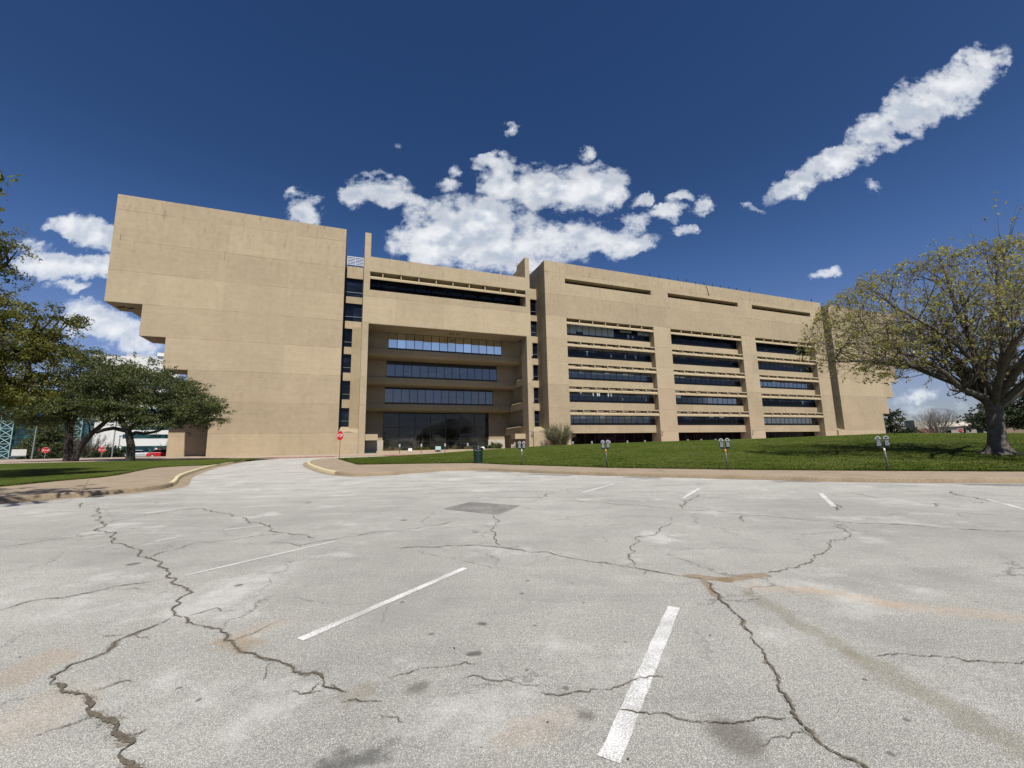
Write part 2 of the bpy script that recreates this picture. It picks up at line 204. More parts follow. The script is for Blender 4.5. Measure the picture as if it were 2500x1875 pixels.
def glass(name, col, refl, rough=.03, tint=(1, 1, 1), ior=1.38, pane0=41.35, pane_w=1.5286):
    k = newmat(name); k.p.inputs['Base Color'].default_value = (*col, 1); k.p.inputs['Roughness'].default_value = .25
    k.p.inputs['Specular IOR Level'].default_value = .0
    wob = k.noise(k.mapping(k.oc, sc=(.7, .7, .7)), 1.0, 2)
    b = k.node('ShaderNodeBump', {'Strength': .05, 'Distance': .05, 'Height': wob})
    g = k.node('ShaderNodeBsdfGlossy', {'Color': tint, 'Roughness': rough, 'Normal': b.outputs[0]})
    fr = k.node('ShaderNodeFresnel', {'IOR': ior}).outputs[0]
    # every pane sits and ages a little differently: tint, blind height and tilt vary from pane to pane
    sp = k.node('ShaderNodeSeparateXYZ', {0: k.oc})
    pane = k.node('ShaderNodeCombineXYZ', {0: k.math('FLOOR', k.math('DIVIDE', k.math('SUBTRACT', sp.outputs[0], pane0), pane_w)), 1: k.math('FLOOR', k.math('DIVIDE', sp.outputs[2], 4.56)), 2: 0}).outputs[0]
    wn = k.node('ShaderNodeTexWhiteNoise', {0: pane}, noise_dimensions='3D')
    lum = k.map(wn.outputs[0], .0, 1.0, .45, 2.3, False)
    room = k.map(k.noise(k.mapping(k.oc, sc=(.35, .35, 1.1)), 1.0, 4, .7), .45, .75, .7, 2.6)
    k.set(k.p.inputs['Base Color'], k.mix(1.0, col, k.node('ShaderNodeCombineColor', {0: k.math('MULTIPLY', lum, room), 1: k.math('MULTIPLY', lum, room), 2: k.math('MULTIPLY', lum, room)}).outputs[0], 'MULTIPLY'))
    tilt = k.vmath('MULTIPLY', k.vmath('SUBTRACT', wn.outputs[1], (.5, .5, .5)), (.022, .022, .022))
    k.l.new(k.vmath('NORMALIZE', k.vmath('ADD', b.outputs[0], tilt)), g.inputs['Normal'])
    fac = k.math('ADD', k.math('MULTIPLY', fr, .32), k.math('MULTIPLY', refl, k.map(wn.outputs[0], 1.0, 0.0, .82, 1.12, False)), clamp=True)
    mx = k.node('ShaderNodeMixShader', {0: fac, 1: k.p.outputs[0], 2: g.outputs[0]})
    k.l.new(mx.outputs[0], k.out.inputs[0]); return k.m
M['glass_dark'] = glass('dark_tinted_glass', (.004, .006, .011), .012)
M['glass_mid'] = glass('grey_tinted_glass', (.012, .014, .016), .055, tint=(.8, .88, .95))
M['glass_lobby'] = glass('lobby_glass', (.012, .012, .010), .03, pane0=7.62, pane_w=3.0757)
M['glass_mirror'] = glass('reflective_glass', (.01, .02, .04), .86, tint=(.95, .95, .84), pane0=7.62, pane_w=1.5379)
M['glass_blue'] = glass('blue_grey_glass', (.024, .028, .031), .115, tint=(.84, .86, .88))
M['glass_recess'] = glass('recess_glass', (.026, .030, .032), .135, tint=(.84, .87, .90), pane0=7.62, pane_w=1.5379)
M['glass_red'] = glass('ground_floor_glass', (.010, .0055, .0055), .0, ior=1.15)
M['frame'] = simple('dark_bronze_frame', (.012, .010, .009), .45)
M['black'] = simple('black_interior', (.004, .004, .004), .9)
M['blind'] = simple('pale_window_blind', (.36, .40, .42), .9, var=.05, scale=3)
M['blind2'] = simple('grey_window_blind', (.085, .095, .10), .9, var=.08, scale=3)
M['white'] = simple('white_paint', (.60, .60, .58), .5, var=.05)
M['galv'] = simple('galvanised_steel', (.30, .32, .32), .45, .6, .18, 20)
M['dgalv'] = simple('dark_weathered_steel', (.10, .12, .11), .5, .5, .2, 14)
M['grey'] = simple('meter_grey_metal', (.30, .33, .33), .35, .55, .18, 30)
M['lid'] = simple('bright_meter_cap', (.46, .47, .47), .3, .3, .06, 12)
M['dark'] = simple('dark_slate_metal', (.035, .045, .045), .45, .3)
M['orange'] = simple('orange_label', (.62, .22, .05), .6, var=.3, scale=25)
M['rustw'] = simple('white_label', (.65, .55, .48), .6, var=.3, scale=25)
M['red'] = simple('red_sign', (.50, .012, .014), .38, var=.08)
M['redpole'] = simple('red_brown_post', (.33, .07, .05), .6, var=.25, scale=12)
M['litter'] = simple('brown_dry_leaf', (.10, .065, .035), .8)
M['green_can'] = simple('dark_green_slats', (.008, .028, .022), .38, .1, .2, 10)
M['green_lid'] = simple('dark_lid', (.020, .028, .028), .35, .1, .2, 10)
M['rubber'] = simple('rubber', (.012, .012, .012), .7)
M['teal'] = simple('teal_steel', (.30, .44, .44), .5, .1)
M['redpaint'] = simple('red_car_paint', (.45, .015, .02), .3)
M['silver'] = simple('silver_car_paint', (.45, .47, .48), .3, .3)
M['tanbrick'] = simple('tan_brick', (.42, .30, .22), .9, var=.2, scale=3)
M['cream'] = simple('cream_render', (.45, .41, .34), .9, var=.1, scale=2)
M['brick'] = simple('red_brown_brick', (.22, .11, .08), .9, var=.3, scale=5)
M['farwhite'] = simple('white_far_concrete', (.60, .60, .585), .8, var=.04, scale=.1)
M['farglass'] = glass('far_green_glass', (.010, .035, .042), .03, tint=(.6, .85, .9))
M['aqua'] = simple('pale_blue_board', (.30, .45, .45), .5)

def asphalt():
    k = newmat('worn_pale_asphalt'); pos = k.pos
    P = k.vmath('MULTIPLY', pos, (1, 1, 0))
    wob = k.node('ShaderNodeTexNoise', {'Vector': P, 'Scale': 3.2, 'Detail': 7, 'Roughness': .72})
    PWs = k.vmath('ADD', P, k.vmath('MULTIPLY', k.vmath('SUBTRACT', wob.outputs[1], (.5, .5, .5)), (.55, .55, 0)))
    big = k.noise(P, .16, 6, .6); mid = k.noise(P, 1.1, 5, .6)
    drag = k.noise(k.mapping(P, rot=(0, 0, R(14)), sc=(.35, 1.6, 1)), 1.0, 6, .65)
    base = k.mix(k.map(big, .3, .7), (.365, .358, .340), (.475, .467, .445))
    base = k.mix(k.math('MULTIPLY', k.map(mid, .45, .75), .5), base, (.30, .30, .293))
    base = k.mix(k.math('MULTIPLY', k.map(drag, .52, .75), .45), base, (.56, .55, .525))
    base = k.mix(k.math('MULTIPLY', k.map(drag, .47, .28), .40), base, (.29, .288, .28))
    # sun-bleached sandy film towards the far kerb
    sy = k.node('ShaderNodeSeparateXYZ', {0: P}).outputs[1]
    base = k.mix(k.math('MULTIPLY', k.map(sy, 8, 20, 0, .80, False), k.map(k.noise(k.mapping(P, sc=(.5, 1.4, 1)), 1.0, 5, .6), .30, .66)), base, (.60, .59, .57))
    # exposed aggregate: pale stones in a darker matrix
    vo = k.node('ShaderNodeTexVoronoi', {'Vector': P, 'Scale': 150.0, 'Randomness': 1.0})
    st = k.node('ShaderNodeSeparateColor', {0: vo.outputs[1]})
    gap = k.map(vo.outputs[0], .25, .62)
    agg = k.mix(gap, k.mix(st.outputs[0], (.72, .715, .69), (1.36, 1.34, 1.29)), (.56, .555, .545))
    base = k.mix(1.0, base, agg, 'MULTIPLY')
    n40 = k.noise(P, 42, 5, .8)
    base = k.mix(1.0, base, k.mix(k.map(n40, .28, .72, smooth=False), (.70, .70, .70), (1.30, 1.30, 1.29)), 'MULTIPLY')
    pit = k.map(k.noise(P, 95, 2, .5), .64, .70)
    base = k.mix(k.math('MULTIPLY', pit, .55), base, (.10, .098, .09))
    mot = k.noise(k.vmath('ADD', P, (31.0, 7.0, 0.0)), .55, 7, .7)
    base = k.mix(k.math('MULTIPLY', k.map(mot, .52, .72), .55), base, (.22, .215, .20))
    base = k.mix(k.math('MULTIPLY', k.map(mot, .47, .30), .45), base, (.58, .575, .55))
    # dark tar freckles and thin hairlines
    vh = k.node('ShaderNodeTexVoronoi', {'Vector': PWs, 'Scale': .55}, feature='DISTANCE_TO_EDGE').outputs[0]
    hair = k.math('MULTIPLY', k.map(vh, .007, .001), k.map(k.noise(P, .6, 3), .48, .58))
    base = k.mix(k.math('MULTIPLY', hair, .8), base, (.12, .115, .105))
    cols = {'tan': ((.31, .24, .155), .7, .8), 'tanl': ((.42, .35, .26), .45, .9), 'tan2': ((.37, .30, .215), .55, .7), 'tan3': ((.42, .36, .285), .45, .9),
            'tan4': ((.43, .36, .28), .40, .9), 'oil': ((.085, .082, .075), .95, .3), 'oils': ((.13, .12, .10), .80, .7), 'brown': ((.26, .19, .115), .85, .35),
            'tans': ((.46, .375, .285), .50, .8), 'tyre': ((.245, .225, .175), .6, .8), 'oil2': ((.26, .235, .19), .6, .8), 'dark': ((.12, .12, .115), .6, .8), 'oild': ((.10, .10, .095), .8, .7)}
    PWn = k.vmath('ADD', P, k.vmath('MULTIPLY', k.vmath('SUBTRACT', wob.outputs[1], (.5, .5, .5)), (.09, .09, 0)))
    for (kind, pts, rad) in STAINS:
        cc, strg, soft = cols[kind]
        for a, b in zip(pts[:-1], pts[1:]):
            ax, ay = a; bx, by = b; L = math.hypot(bx - ax, by - ay)
            q = k.mapping(PWn if kind in ('oil', 'oils', 'brown') else PWs, loc=((ax + bx) / 2, (ay + by) / 2, 0), rot=(0, 0, math.atan2(by - ay, bx - ax)), typ='TEXTURE')
            s3 = k.node('ShaderNodeSeparateXYZ', {0: q})
            dx = k.math('MAXIMUM', k.math('SUBTRACT', k.math('ABSOLUTE', s3.outputs[0]), L / 2), 0)
            d = k.math('SQRT', k.math('ADD', k.math('MULTIPLY', dx, dx), k.math('MULTIPLY', s3.outputs[1], s3.outputs[1])))
            mk = k.map(d, rad * 1.15, rad * (1.15 - soft) - .02, 0, strg * .85)
            base = k.mix(mk, base, k.mix(.55, cc, k.mix(1.0, base, tuple(x * 2.1 for x in cc), 'MULTIPLY')))
    for (sx, sy, r) in SPOTS:
        d = k.vmath('DISTANCE', k.vmath('ADD', P, k.vmath('MULTIPLY', k.vmath('SUBTRACT', wob.outputs[1], (.5, .5, .5)), (.06, .06, 0))), (sx, sy, 0))
        base = k.mix(k.map(d, r * 1.1, r * .7, 0, .75), base, (.09, .085, .08))
    k.set(k.p.inputs['Base Color'], base); k.p.inputs['Roughness'].default_value = .85; k.p.inputs['Specular IOR Level'].default_value = .25
    bump(k, k.math('ADD', k.math('MULTIPLY', vo.outputs[0], -1), k.math('MULTIPLY', n40, 1.2)), .55, .006)
    return k.m
M['asphalt'] = asphalt()
def asphalt_road(name, a, b, sc=40):
    k = newmat(name); P = k.pos
    n = k.noise(P, sc, 4, .7); n2 = k.noise(P, 1.2, 5, .6)
    c = k.mix(k.map(n, .3, .7), a, b); c = k.mix(k.math('MULTIPLY', k.map(n2, .4, .7), .5), c, tuple(x * .75 for x in a))
    k.set(k.p.inputs['Base Color'], c); k.p.inputs['Roughness'].default_value = .9; bump(k, n, .4, .01); return k.m
M['patch'] = asphalt_road('patch_asphalt', (.09, .087, .08), (.30, .29, .27), 26)
M['crack'] = asphalt_road('crack_dirt', (.055, .047, .036), (.15, .125, .09), 45)
def edge_mat():
    k = newmat('crumbled_crack_edge'); n = k.noise(k.pos, 75, 3, .7); n2 = k.noise(k.pos, 9, 4, .6)
    k.set(k.p.inputs['Base Color'], k.mix(n2, (.16, .135, .10), (.26, .235, .19))); k.p.inputs['Roughness'].default_value = .95
    tr = k.node('ShaderNodeBsdfTransparent')
    mx = k.node('ShaderNodeMixShader', {0: k.map(k.math('ADD', n, k.math('MULTIPLY', k.math('SUBTRACT', n2, .5), .8)), .50, .60, 0, .75), 1: tr.outputs[0], 2: k.p.outputs[0]}); k.l.new(mx.outputs[0], k.out.inputs[0]); return k.m
M['crack_edge'] = edge_mat()
M['walk'] = asphalt_road('sidewalk_concrete', (.225, .172, .118), (.315, .25, .18), 25)
M['kerb'] = asphalt_road('kerb_concrete', (.19, .145, .09), (.30, .235, .155), 18)
M['gutter'] = asphalt_road('gutter_concrete', (0.2, 0.155, 0.1), (0.3, 0.24, 0.165), 14)
M['paving'] = asphalt_road('pinkish_paving', (0.29, 0.215, 0.165), (0.37, 0.295, 0.235), 3)
M['redkerb'] = asphalt_road('red_painted_kerb', (0.15, 0.055, 0.045), (0.28, 0.15, 0.12), 4)
M['joint'] = simple('joint', (.17, .13, .09), .9)
def worn_paint(name, col, under, lo=.44, hi=.56):
    k = newmat(name); P = k.pos
    n = k.noise(P, 95, 3, .85); n2 = k.noise(P, 2.2, 4, .6)
    f = k.map(k.math('ADD', n, k.math('MULTIPLY', k.math('SUBTRACT', n2, .5), .45)), lo, hi)
    k.set(k.p.inputs['Base Color'], k.mix(f, under, col)); k.p.inputs['Roughness'].default_value = .7; return k.m
M['line'] = worn_paint('worn_white_line', (.62, .62, .605), (.34, .335, .32), .475, .52)
M['line_old'] = worn_paint('faded_white_line', (.54, .535, .52), (.40, .395, .375), .47, .58)
M['yellow'] = worn_paint('worn_yellow_paint', (.56, .48, .29), (.30, .24, .155), .30, .44)

def grass(name):
    k = newmat(name); P = k.pos
    a = k.noise(P, .25, 5, .6); b = k.noise(k.mapping(P, rot=(0, 0, R(20)), sc=(1, 3.2, 1)), .9, 5, .65); c = k.noise(P, 5.5, 6, .8); c2 = k.noise(P, 24, 3, .8)
    col = k.mix(k.map(b, .30, .70), (.027, .043, .0055), (.074, .098, .017))
    col = k.mix(k.math('MULTIPLY', k.map(a, .42, .68), .55), col, (.085, .098, .026))
    col = k.mix(1.0, col, k.mix(k.map(c, .28, .72, smooth=False), (.50, .55, .45), (1.6, 1.55, 1.7)), 'MULTIPLY')
    col = k.mix(1.0, col, k.mix(k.map(c2, .28, .72, smooth=False), (.5, .5, .5), (1.5, 1.5, 1.5)), 'MULTIPLY')
    col = k.mix(k.math('MULTIPLY', k.map(k.noise(P, 2.2, 6, .75), .54, .72), .45), col, (.115, .105, .035))
    k.set(k.p.inputs['Base Color'], col); k.p.inputs['Roughness'].default_value = .9; k.p.inputs['Specular IOR Level'].default_value = .04
    bump(k, k.math('ADD', c, k.math('MULTIPLY', c2, .6)), .9, .06); return k.m
M['grass'] = grass('mown_grass')
M['ground'] = asphalt_road('far_ground', (.06, .065, .03), (.10, .09, .05), .2)
def leafmat(name, a, b, trans=.35, sc=.5):
    k = newmat(name); n = k.noise(k.pos, sc, 5, .7); n2 = k.noise(k.pos, 7, 2, .7)
    c = k.mix(k.map(n, .35, .65), a, b)
    c = k.mix(1.0, c, k.mix(k.map(n2, .3, .7, smooth=False), (.6, .6, .6), (1.4, 1.4, 1.4)), 'MULTIPLY')
    k.set(k.p.inputs['Base Color'], c); k.p.inputs['Roughness'].default_value = .55; k.p.inputs['Specular IOR Level'].default_value = .3
    t = k.node('ShaderNodeBsdfTranslucent', {'Color': c})
    mx = k.node('ShaderNodeMixShader', {0: trans, 1: k.p.outputs[0], 2: t.outputs[0]}); k.l.new(mx.outputs[0], k.out.inputs[0]); return k.m
M['oakleaf'] = leafmat('live_oak_leaves', (.048, .062, .018), (.115, .135, .045), .32)
M['oakleaf2'] = leafmat('brighter_oak_leaves', (.066, .078, .013), (.165, .165, .034), .4)
M['budleaf'] = leafmat('spring_bud_leaves', (.27, .25, .050), (.36, .35, .105), .5, .35)
M['bushleaf'] = leafmat('bush_leaves', (.12, .13, .05), (.20, .20, .09), .3)
M['darkleaf'] = leafmat('dark_evergreen_leaves', (.018, .030, .012), (.045, .058, .020), .15)
M['barkdark'] = simple('dark_bark', (.034, .028, .022), .95, var=.4, scale=6, bumps=.6, bscale=14)
M['barkgrey'] = simple('grey_bark', (.095, .082, .068), .95, var=.35, scale=5, bumps=.7, bscale=16)
M['twig'] = simple('grey_brown_twigs', (.11, .09, .072), .9, var=.3, scale=4)
M['palebark'] = simple('pale_bare_branches', (.105, .095, .085), .9, var=.3, scale=4)

# ---------------------------------------------------------------- mesh helpers
class MB:
    def __init__(s): s.v = []; s.f = []
    def quad(s, a, b, c, d): n = len(s.v); s.v += [a, b, c, d]; s.f.append((n, n + 1, n + 2, n + 3)); return s
    def box(s, x0, x1, y0, y1, z0, z1):
        n = len(s.v)
        s.v += [(x, y, z) for z in (z0, z1) for y in (y0, y1) for x in (x0, x1)]
        for f in ((0, 2, 3, 1), (4, 5, 7, 6), (0, 1, 5, 4), (2, 6, 7, 3), (0, 4, 6, 2), (1, 3, 7, 5)): s.f.append(tuple(n + i for i in f))
        return s
    def hexa(s, p):      # 8 corners: bottom ring 4, top ring 4
        n = len(s.v); s.v += list(p)
        for f in ((3, 2, 1, 0), (4, 5, 6, 7), (0, 1, 5, 4), (1, 2, 6, 5), (2, 3, 7, 6), (3, 0, 4, 7)): s.f.append(tuple(n + i for i in f))
        return s
    def prism(s, poly, ax, a0, a1):
        """extrude a 2-D polygon along axis ax ('u','v','z')"""
        def P(p, t): return (t, p[0], p[1]) if ax == 'u' else ((p[0], t, p[1]) if ax == 'v' else (p[0], p[1], t))
        n = len(s.v); k = len(poly)
        s.v += [P(p, a0) for p in poly] + [P(p, a1) for p in poly]
        s.f.append(tuple(range(n + k - 1, n - 1, -1))); s.f.append(tuple(range(n + k, n + 2 * k)))
        for i in range(k): j = (i + 1) % k; s.f.append((n + i, n + j, n + k + j, n + k + i))
        return s
    def tube(s, pts, rads, sides=8, cap=True):
        pts = [Vector(p) for p in pts]; n0 = len(s.v); ref = None
        for i, p in enumerate(pts):
            d = (pts[min(i + 1, len(pts) - 1)] - pts[max(i - 1, 0)]).normalized()
            if ref is None: ref = d.orthogonal().normalized()
            else: ref = (ref - d * ref.dot(d)); ref = ref.normalized() if ref.length > 1e-5 else d.orthogonal().normalized()
            b = d.cross(ref)
            for q in range(sides):
                a = 2 * math.pi * q / sides
                s.v.append(tuple(p + (ref * math.cos(a) + b * math.sin(a)) * rads[i]))
        for i in range(len(pts) - 1):
            for q in range(sides):
                a = n0 + i * sides + q; b = n0 + i * sides + (q + 1) % sides
                s.f.append((a, b, b + sides, a + sides))
        if cap:
            s.f.append(tuple(n0 + q for q in range(sides - 1, -1, -1))); e = n0 + (len(pts) - 1) * sides
            s.f.append(tuple(e + q for q in range(sides)))
        return s
    def lathe(s, prof, c=(0, 0, 0), sides=20, sx=1, sy=1):
        n0 = len(s.v)
        for r, z in prof:
            for q in range(sides):
                a = 2 * math.pi * q / sides; s.v.append((c[0] + r * sx * math.cos(a), c[1] + r * sy * math.sin(a), c[2] + z))
        for i in range(len(prof) - 1):
            for q in range(sides):
                a = n0 + i * sides + q; b = n0 + i * sides + (q + 1) % sides; s.f.append((a, b, b + sides, a + sides))
        s.f.append(tuple(n0 + q for q in range(sides - 1, -1, -1))); e = n0 + (len(prof) - 1) * sides
        s.f.append(tuple(e + q for q in range(sides))); return s
    def build(s, name, mat, parent=None, smooth=False, bevel=0):
        me = bpy.data.meshes.new(name); me.from_pydata([tuple(p) for p in s.v], [], s.f); me.materials.append(mat); me.validate()
        bm = bmesh.new(); bm.from_mesh(me); bmesh.ops.recalc_face_normals(bm, faces=bm.faces); bm.to_mesh(me); bm.free()
        if smooth: me.polygons.foreach_set('use_smooth', [True] * len(me.polygons))
        o = bpy.data.objects.new(name, me); COL.objects.link(o); o.parent = parent
        if bevel:
            b = o.modifiers.new('bevel', 'BEVEL'); b.width = bevel; b.segments = 2; b.limit_method = 'ANGLE'
        return o
def tag(o, label=None, cat=None, group=None, kind=None):
    for k_, v_ in (('label', label), ('category', cat), ('group', group), ('kind', kind)):
        if v_: o[k_] = v_
    return o
def thing(name, loc, label, cat, group=None, rz=0, kind=None):
    o = bpy.data.objects.new(name, None); COL.objects.link(o); o.location = loc; o.rotation_euler = (0, 0, rz); o.empty_display_size = .2
    return tag(o, label, cat, group, kind)
def copy_tree(o, parent=None):
    c = o.copy(); COL.objects.link(c); c.parent = parent
    for ch in [x for x in bpy.data.objects if x.parent == o]: copy_tree(ch, c)
    return c
def bl(u, v, z=0):      # building frame -> world
    p = Vector((-27.43695, 66.0, 0)) + U * u + NV * v; return Vector((p.x, p.y, z))
def G(x, y):
    g = .0120 * y - .0055 * x
    if g > .95: g = .95 + .20 * (1 - math.exp(-(g - .95) / .20))
    if g < -.6: g = -.6 - .3 * (1 - math.exp((g + .6) / .3))
    return g

# ---------------------------------------------------------------- ground
xs = [-4000, -2000, -1000, -500, -300, -200, -150, -120, -100] + list(range(-80, 131, 10)) + [150, 200, 300, 500, 1000, 2000, 4000]
ys = [-4000, -2000, -1000, -500, -200, -100, -60] + list(range(-40, 131, 10)) + [150, 200, 300, 500, 1000, 2000, 4000]
def sheet(xs, ys, zf, name, mat, kind='structure'):
    mb = MB(); mb.v = [(x, y, zf(x, y)) for y in ys for x in xs]; w = len(xs)
    mb.f = [(j * w + i, j * w + i + 1, (j + 1) * w + i + 1, (j + 1) * w + i) for j in range(len(ys) - 1) for i in range(w - 1)]
    o = mb.build(name, mat); o['kind'] = kind; return o
sheet(xs, ys, lambda x, y: G(x, y) - .08, 'ground', M['ground'])
lot = sheet([-140, -110, -90] + list(range(-80, 121, 5)), [-45, -35, -25] + list(range(-20, 66, 5)), G, 'parking_lot', M['asphalt'])

def flat(poly, dz, name, mat, parent=None):
    """planar polygon laid on the tilted ground"""
    bm = bmesh.new(); vs = [bm.verts.new((x, y, .0120 * y - .0055 * x + dz)) for x, y in poly]
    es = [bm.edges.new((vs[i], vs[(i + 1) % len(vs)])) for i in range(len(vs))]
    bmesh.ops.triangle_fill(bm, edges=es, use_beauty=True, normal=(0, 0, 1))
    for f in bm.faces:
        if f.normal.z < 0: f.normal_flip()
    me = bpy.data.meshes.new(name); bm.to_mesh(me); bm.free(); me.materials.append(mat)
    o = bpy.data.objects.new(name, me); COL.objects.link(o); o.parent = parent
    if parent is None: o['kind'] = 'structure'
    return o
def offset(line, d):
    out = []
    for i, p in enumerate(line):
        a = Vector(line[max(i - 1, 0)]); b = Vector(line[min(i + 1, len(line) - 1)]); t = (b - a).normalized()
        out.append((p[0] - t.y * d, p[1] + t.x * d))
    return out
def smooth_line(line, n=4):
    out = []
    for i in range(len(line) - 1):
        p0 = Vector(line[max(i - 1, 0)]); p1 = Vector(line[i]); p2 = Vector(line[i + 1]); p3 = Vector(line[min(i + 2, len(line) - 1)])
        for k_ in range(n):
            t = k_ / n
            q = .5 * ((2 * p1) + (p2 - p0) * t + (2 * p0 - 5 * p1 + 4 * p2 - p3) * t * t + (3 * p1 - p0 - 3 * p2 + p3) * t ** 3)
            out.append((q.x, q.y))
    out.append(tuple(line[-1])); return out
def kerb(line, side, name, mat, h=.165, w=.17, lift=0.0, eps=0.0):
    """kerb along an outer bottom line; side=+1 puts the pavement to the left of the line direction"""
    rows = [(-eps * side, -.05), (-eps * side, .02), (.03 * side, h - .03 + lift), (.06 * side, h + lift), (w * side, h + lift), (w * side, -.05)]
    mb = MB(); lines = [offset(line, d) for d, z in rows]
    for i in range(len(line)):
        for r, (d, z) in enumerate(rows):
            x, y = lines[r][i]; mb.v.append((x, y, G(line[i][0], line[i][1]) + z))
    k_ = len(rows)
    for i in range(len(line) - 1):
        for r in range(k_ - 1): a = i * k_ + r; mb.f.append((a, a + 1, a + k_ + 1, a + k_))
    mb.f.append(tuple(range(k_))); mb.f.append(tuple((len(line) - 1) * k_ + r for r in range(k_)))
    o = mb.build(name, mat); o['kind'] = 'structure'; return o
def gutter(line, side, w, name='gutter'):
    o2 = offset(line, -w * side)
    mb = MB(); n = len(line)
    mb.v = [(x, y, G(x, y) + .006) for x, y in line] + [(x, y, G(x, y) + .004) for x, y in o2]
    mb.f = [(i, i + 1, n + i + 1, n + i) for i in range(n - 1)]
    o = mb.build(name, M['gutter']); o['kind'] = 'structure'

KR = smooth_line([(60, 5.5), (40, 9.3), (28, 11.8), (16.95, 14.25), (12.2, 15.45), (9.6, 16.8), (4.95, 19.3), (2.6, 20.75), (-.37, 23.3), (-2.3, 24.7), (-3.9, 24.55), (-5.2, 23.3),
                  (-6.4, 22.25), (-8.07, 21.7), (-9.7, 23.1), (-12.4, 27.0), (-16.4, 33.85), (-18.9, 39.3), (-19.9, 43.2), (-19.3, 45.8), (-17.2, 47.6)])
kerb(KR, -1, 'kerb', M['kerb'])
yel = [p for p in KR if p[0] < -9.4]
kerb(yel, -1, 'kerb', M['yellow'], h=.168, w=.18, eps=.006)
gutter([p for p in KR if p[0] < -6], -1, .34)
flat([(x, y) for x, y in offset(KR, -.15)] + [(-13, 50), (-14, 44), (-9, 34), (-3, 33.5), (1, 29.5), (6, 25), (12, 22), (21, 19), (45, 14.5), (62, 11)], .155, 'sidewalk', M['walk'])
KL = smooth_line([(-19, 6), (-16.8, 10.6), (-15.5, 12.8), (-14.3, 14.5), (-13.55, 15.8), (-13.7, 17.1), (-15.0, 19.1), (-16.7, 21.4), (-18.7, 24.6), (-22.8, 32.1), (-26.2, 39.8), (-27.9, 44.6)])
kerb(KL, 1, 'kerb', M['kerb'])
kerb([p for p in KL if 17.3 < p[1] < 41], 1, 'kerb', M['yellow'], h=.168, w=.18, eps=.006)
gutter(KL, 1, .45)
flat(offset(KL, .15) + [(-36, 46), (-60, 40), (-60, 0), (-30, 0)], .155, 'sidewalk', M['walk'])
LL = smooth_line([(-22.6, 9), (-20.4, 14.5), (-20.0, 16.4), (-20.4, 19.3), (-20.4, 21.0), (-21.6, 23.6), (-25.0, 29.4), (-24.9, 31.6), (-23.6, 33.2), (-25.2, 37), (-27.5, 43.0)], 3)
back = [tuple(bl(u, -13.1)[:2]) for u in (-6.2, -22, -40, -60)]
flat(LL + back + [(-75, 20), (-60, -5), (-30, -5)], .165, 'lawn', M['grass'])
# joints in the sidewalks
def strip(a, b, w, dz, name, mat, parent):
    a = Vector(a); b = Vector(b); t = (b - a).normalized(); n = Vector((-t.y, t.x)) * w / 2
    return flat([tuple(a + n), tuple(b + n), tuple(b - n), tuple(a - n)], dz, name, mat, parent)
wk = [o for o in bpy.data.objects if o.name.startswith('sidewalk')]
for a, b in [((22, 13.3), (22.8, 17.3)), ((13.3, 15.35), (13.0, 18.6)), ((6.6, 18.6), (7.4, 22)), ((1.1, 22.2), (2.6, 26.0)), ((-7.2, 22.1), (-7.6, 31)), ((-12.6, 27.5), (-10, 30))]:
    strip(a, b, .03, .1575, 'joint', M['joint'], wk[0])
for a, b in [((-14.5, 14.4), (-19.9, 20.0)), ((-16.2, 20.4), (-20.9, 22.4)), ((-19.5, 26.1), (-23.4, 26.5))]:
    strip(a, b, .035, .1575, 'joint', M['joint'], wk[1])
# coping edge of the sidewalk: the kerb's own lighter arris
for L_, s_ in ((KR, -1), (KL, 1)):
    o1, o2 = offset(L_, .175 * s_), offset(L_, .205 * s_); n_ = len(L_); mb = MB()
    mb.v = [(x, y, G(x, y) + .1605) for x, y in o1] + [(x, y, G(x, y) + .1605) for x, y in o2]; mb.f = [(i, i + 1, n_ + i + 1, n_ + i) for i in range(n_ - 1)]
    mb.build('joint', M['joint'], wk[0] if s_ < 0 else wk[1])
# butt joints in the kerb face
for i in range(6, len(KR) - 1, 5):
    p_ = Vector(KR[i]); t_ = (Vector(KR[i + 1]) - p_).normalized(); n_ = Vector((-t_.y, t_.x)) * -1; q_ = [p_ + n_ * -.003, p_ + n_ * .032, p_ + n_ * .064]
    mb = MB(); zz = (.0, .139, .168)
    mb.v = [(*(q_[j] + t_ * e), G(p_.x, p_.y) + zz[j] + .002) for j in range(3) for e in (-.012, .012)]; mb.f = [(0, 1, 3, 2), (2, 3, 5, 4)]
    mb.build('kerb_joint', M['joint'], wk[0])

# paved apron in front of the building with its red painted kerb
def bsheet(u0, u1, v0, v1, dz, name, mat, nu=40):
    mb = MB()
    for j in (0, 1):
        for i in range(nu + 1):
            p = bl(u0 + (u1 - u0) * i / nu, v1 if j else v0); mb.v.append((p.x, p.y, G(p.x, p.y) + dz))
    w = nu + 1; mb.f = [(i, i + 1, w + i + 1, w + i) for i in range(nu)]
    o = mb.build(name, mat); o['kind'] = 'structure'; return o
bsheet(-110, 190, -12.4, 16, .135, 'paving', M['paving'], 80)
kl = [tuple(bl(u, -12.6)[:2]) for u in range(-110, 40, 5)]
kerb(kl, 1, 'kerb', M['kerb'], h=.145, w=.25)
kerb([tuple(bl(u, -12.6)[:2]) for u in (-8, -6, -4, -2, 0)], 1, 'kerb', M['redkerb'], h=.148, w=.26, eps=.006)
kerb([tuple(bl(u, -12.6)[:2]) for u in (6, 8, 10, 12, 14, 16)], 1, 'kerb', M['redkerb'], h=.148, w=.26, eps=.006)

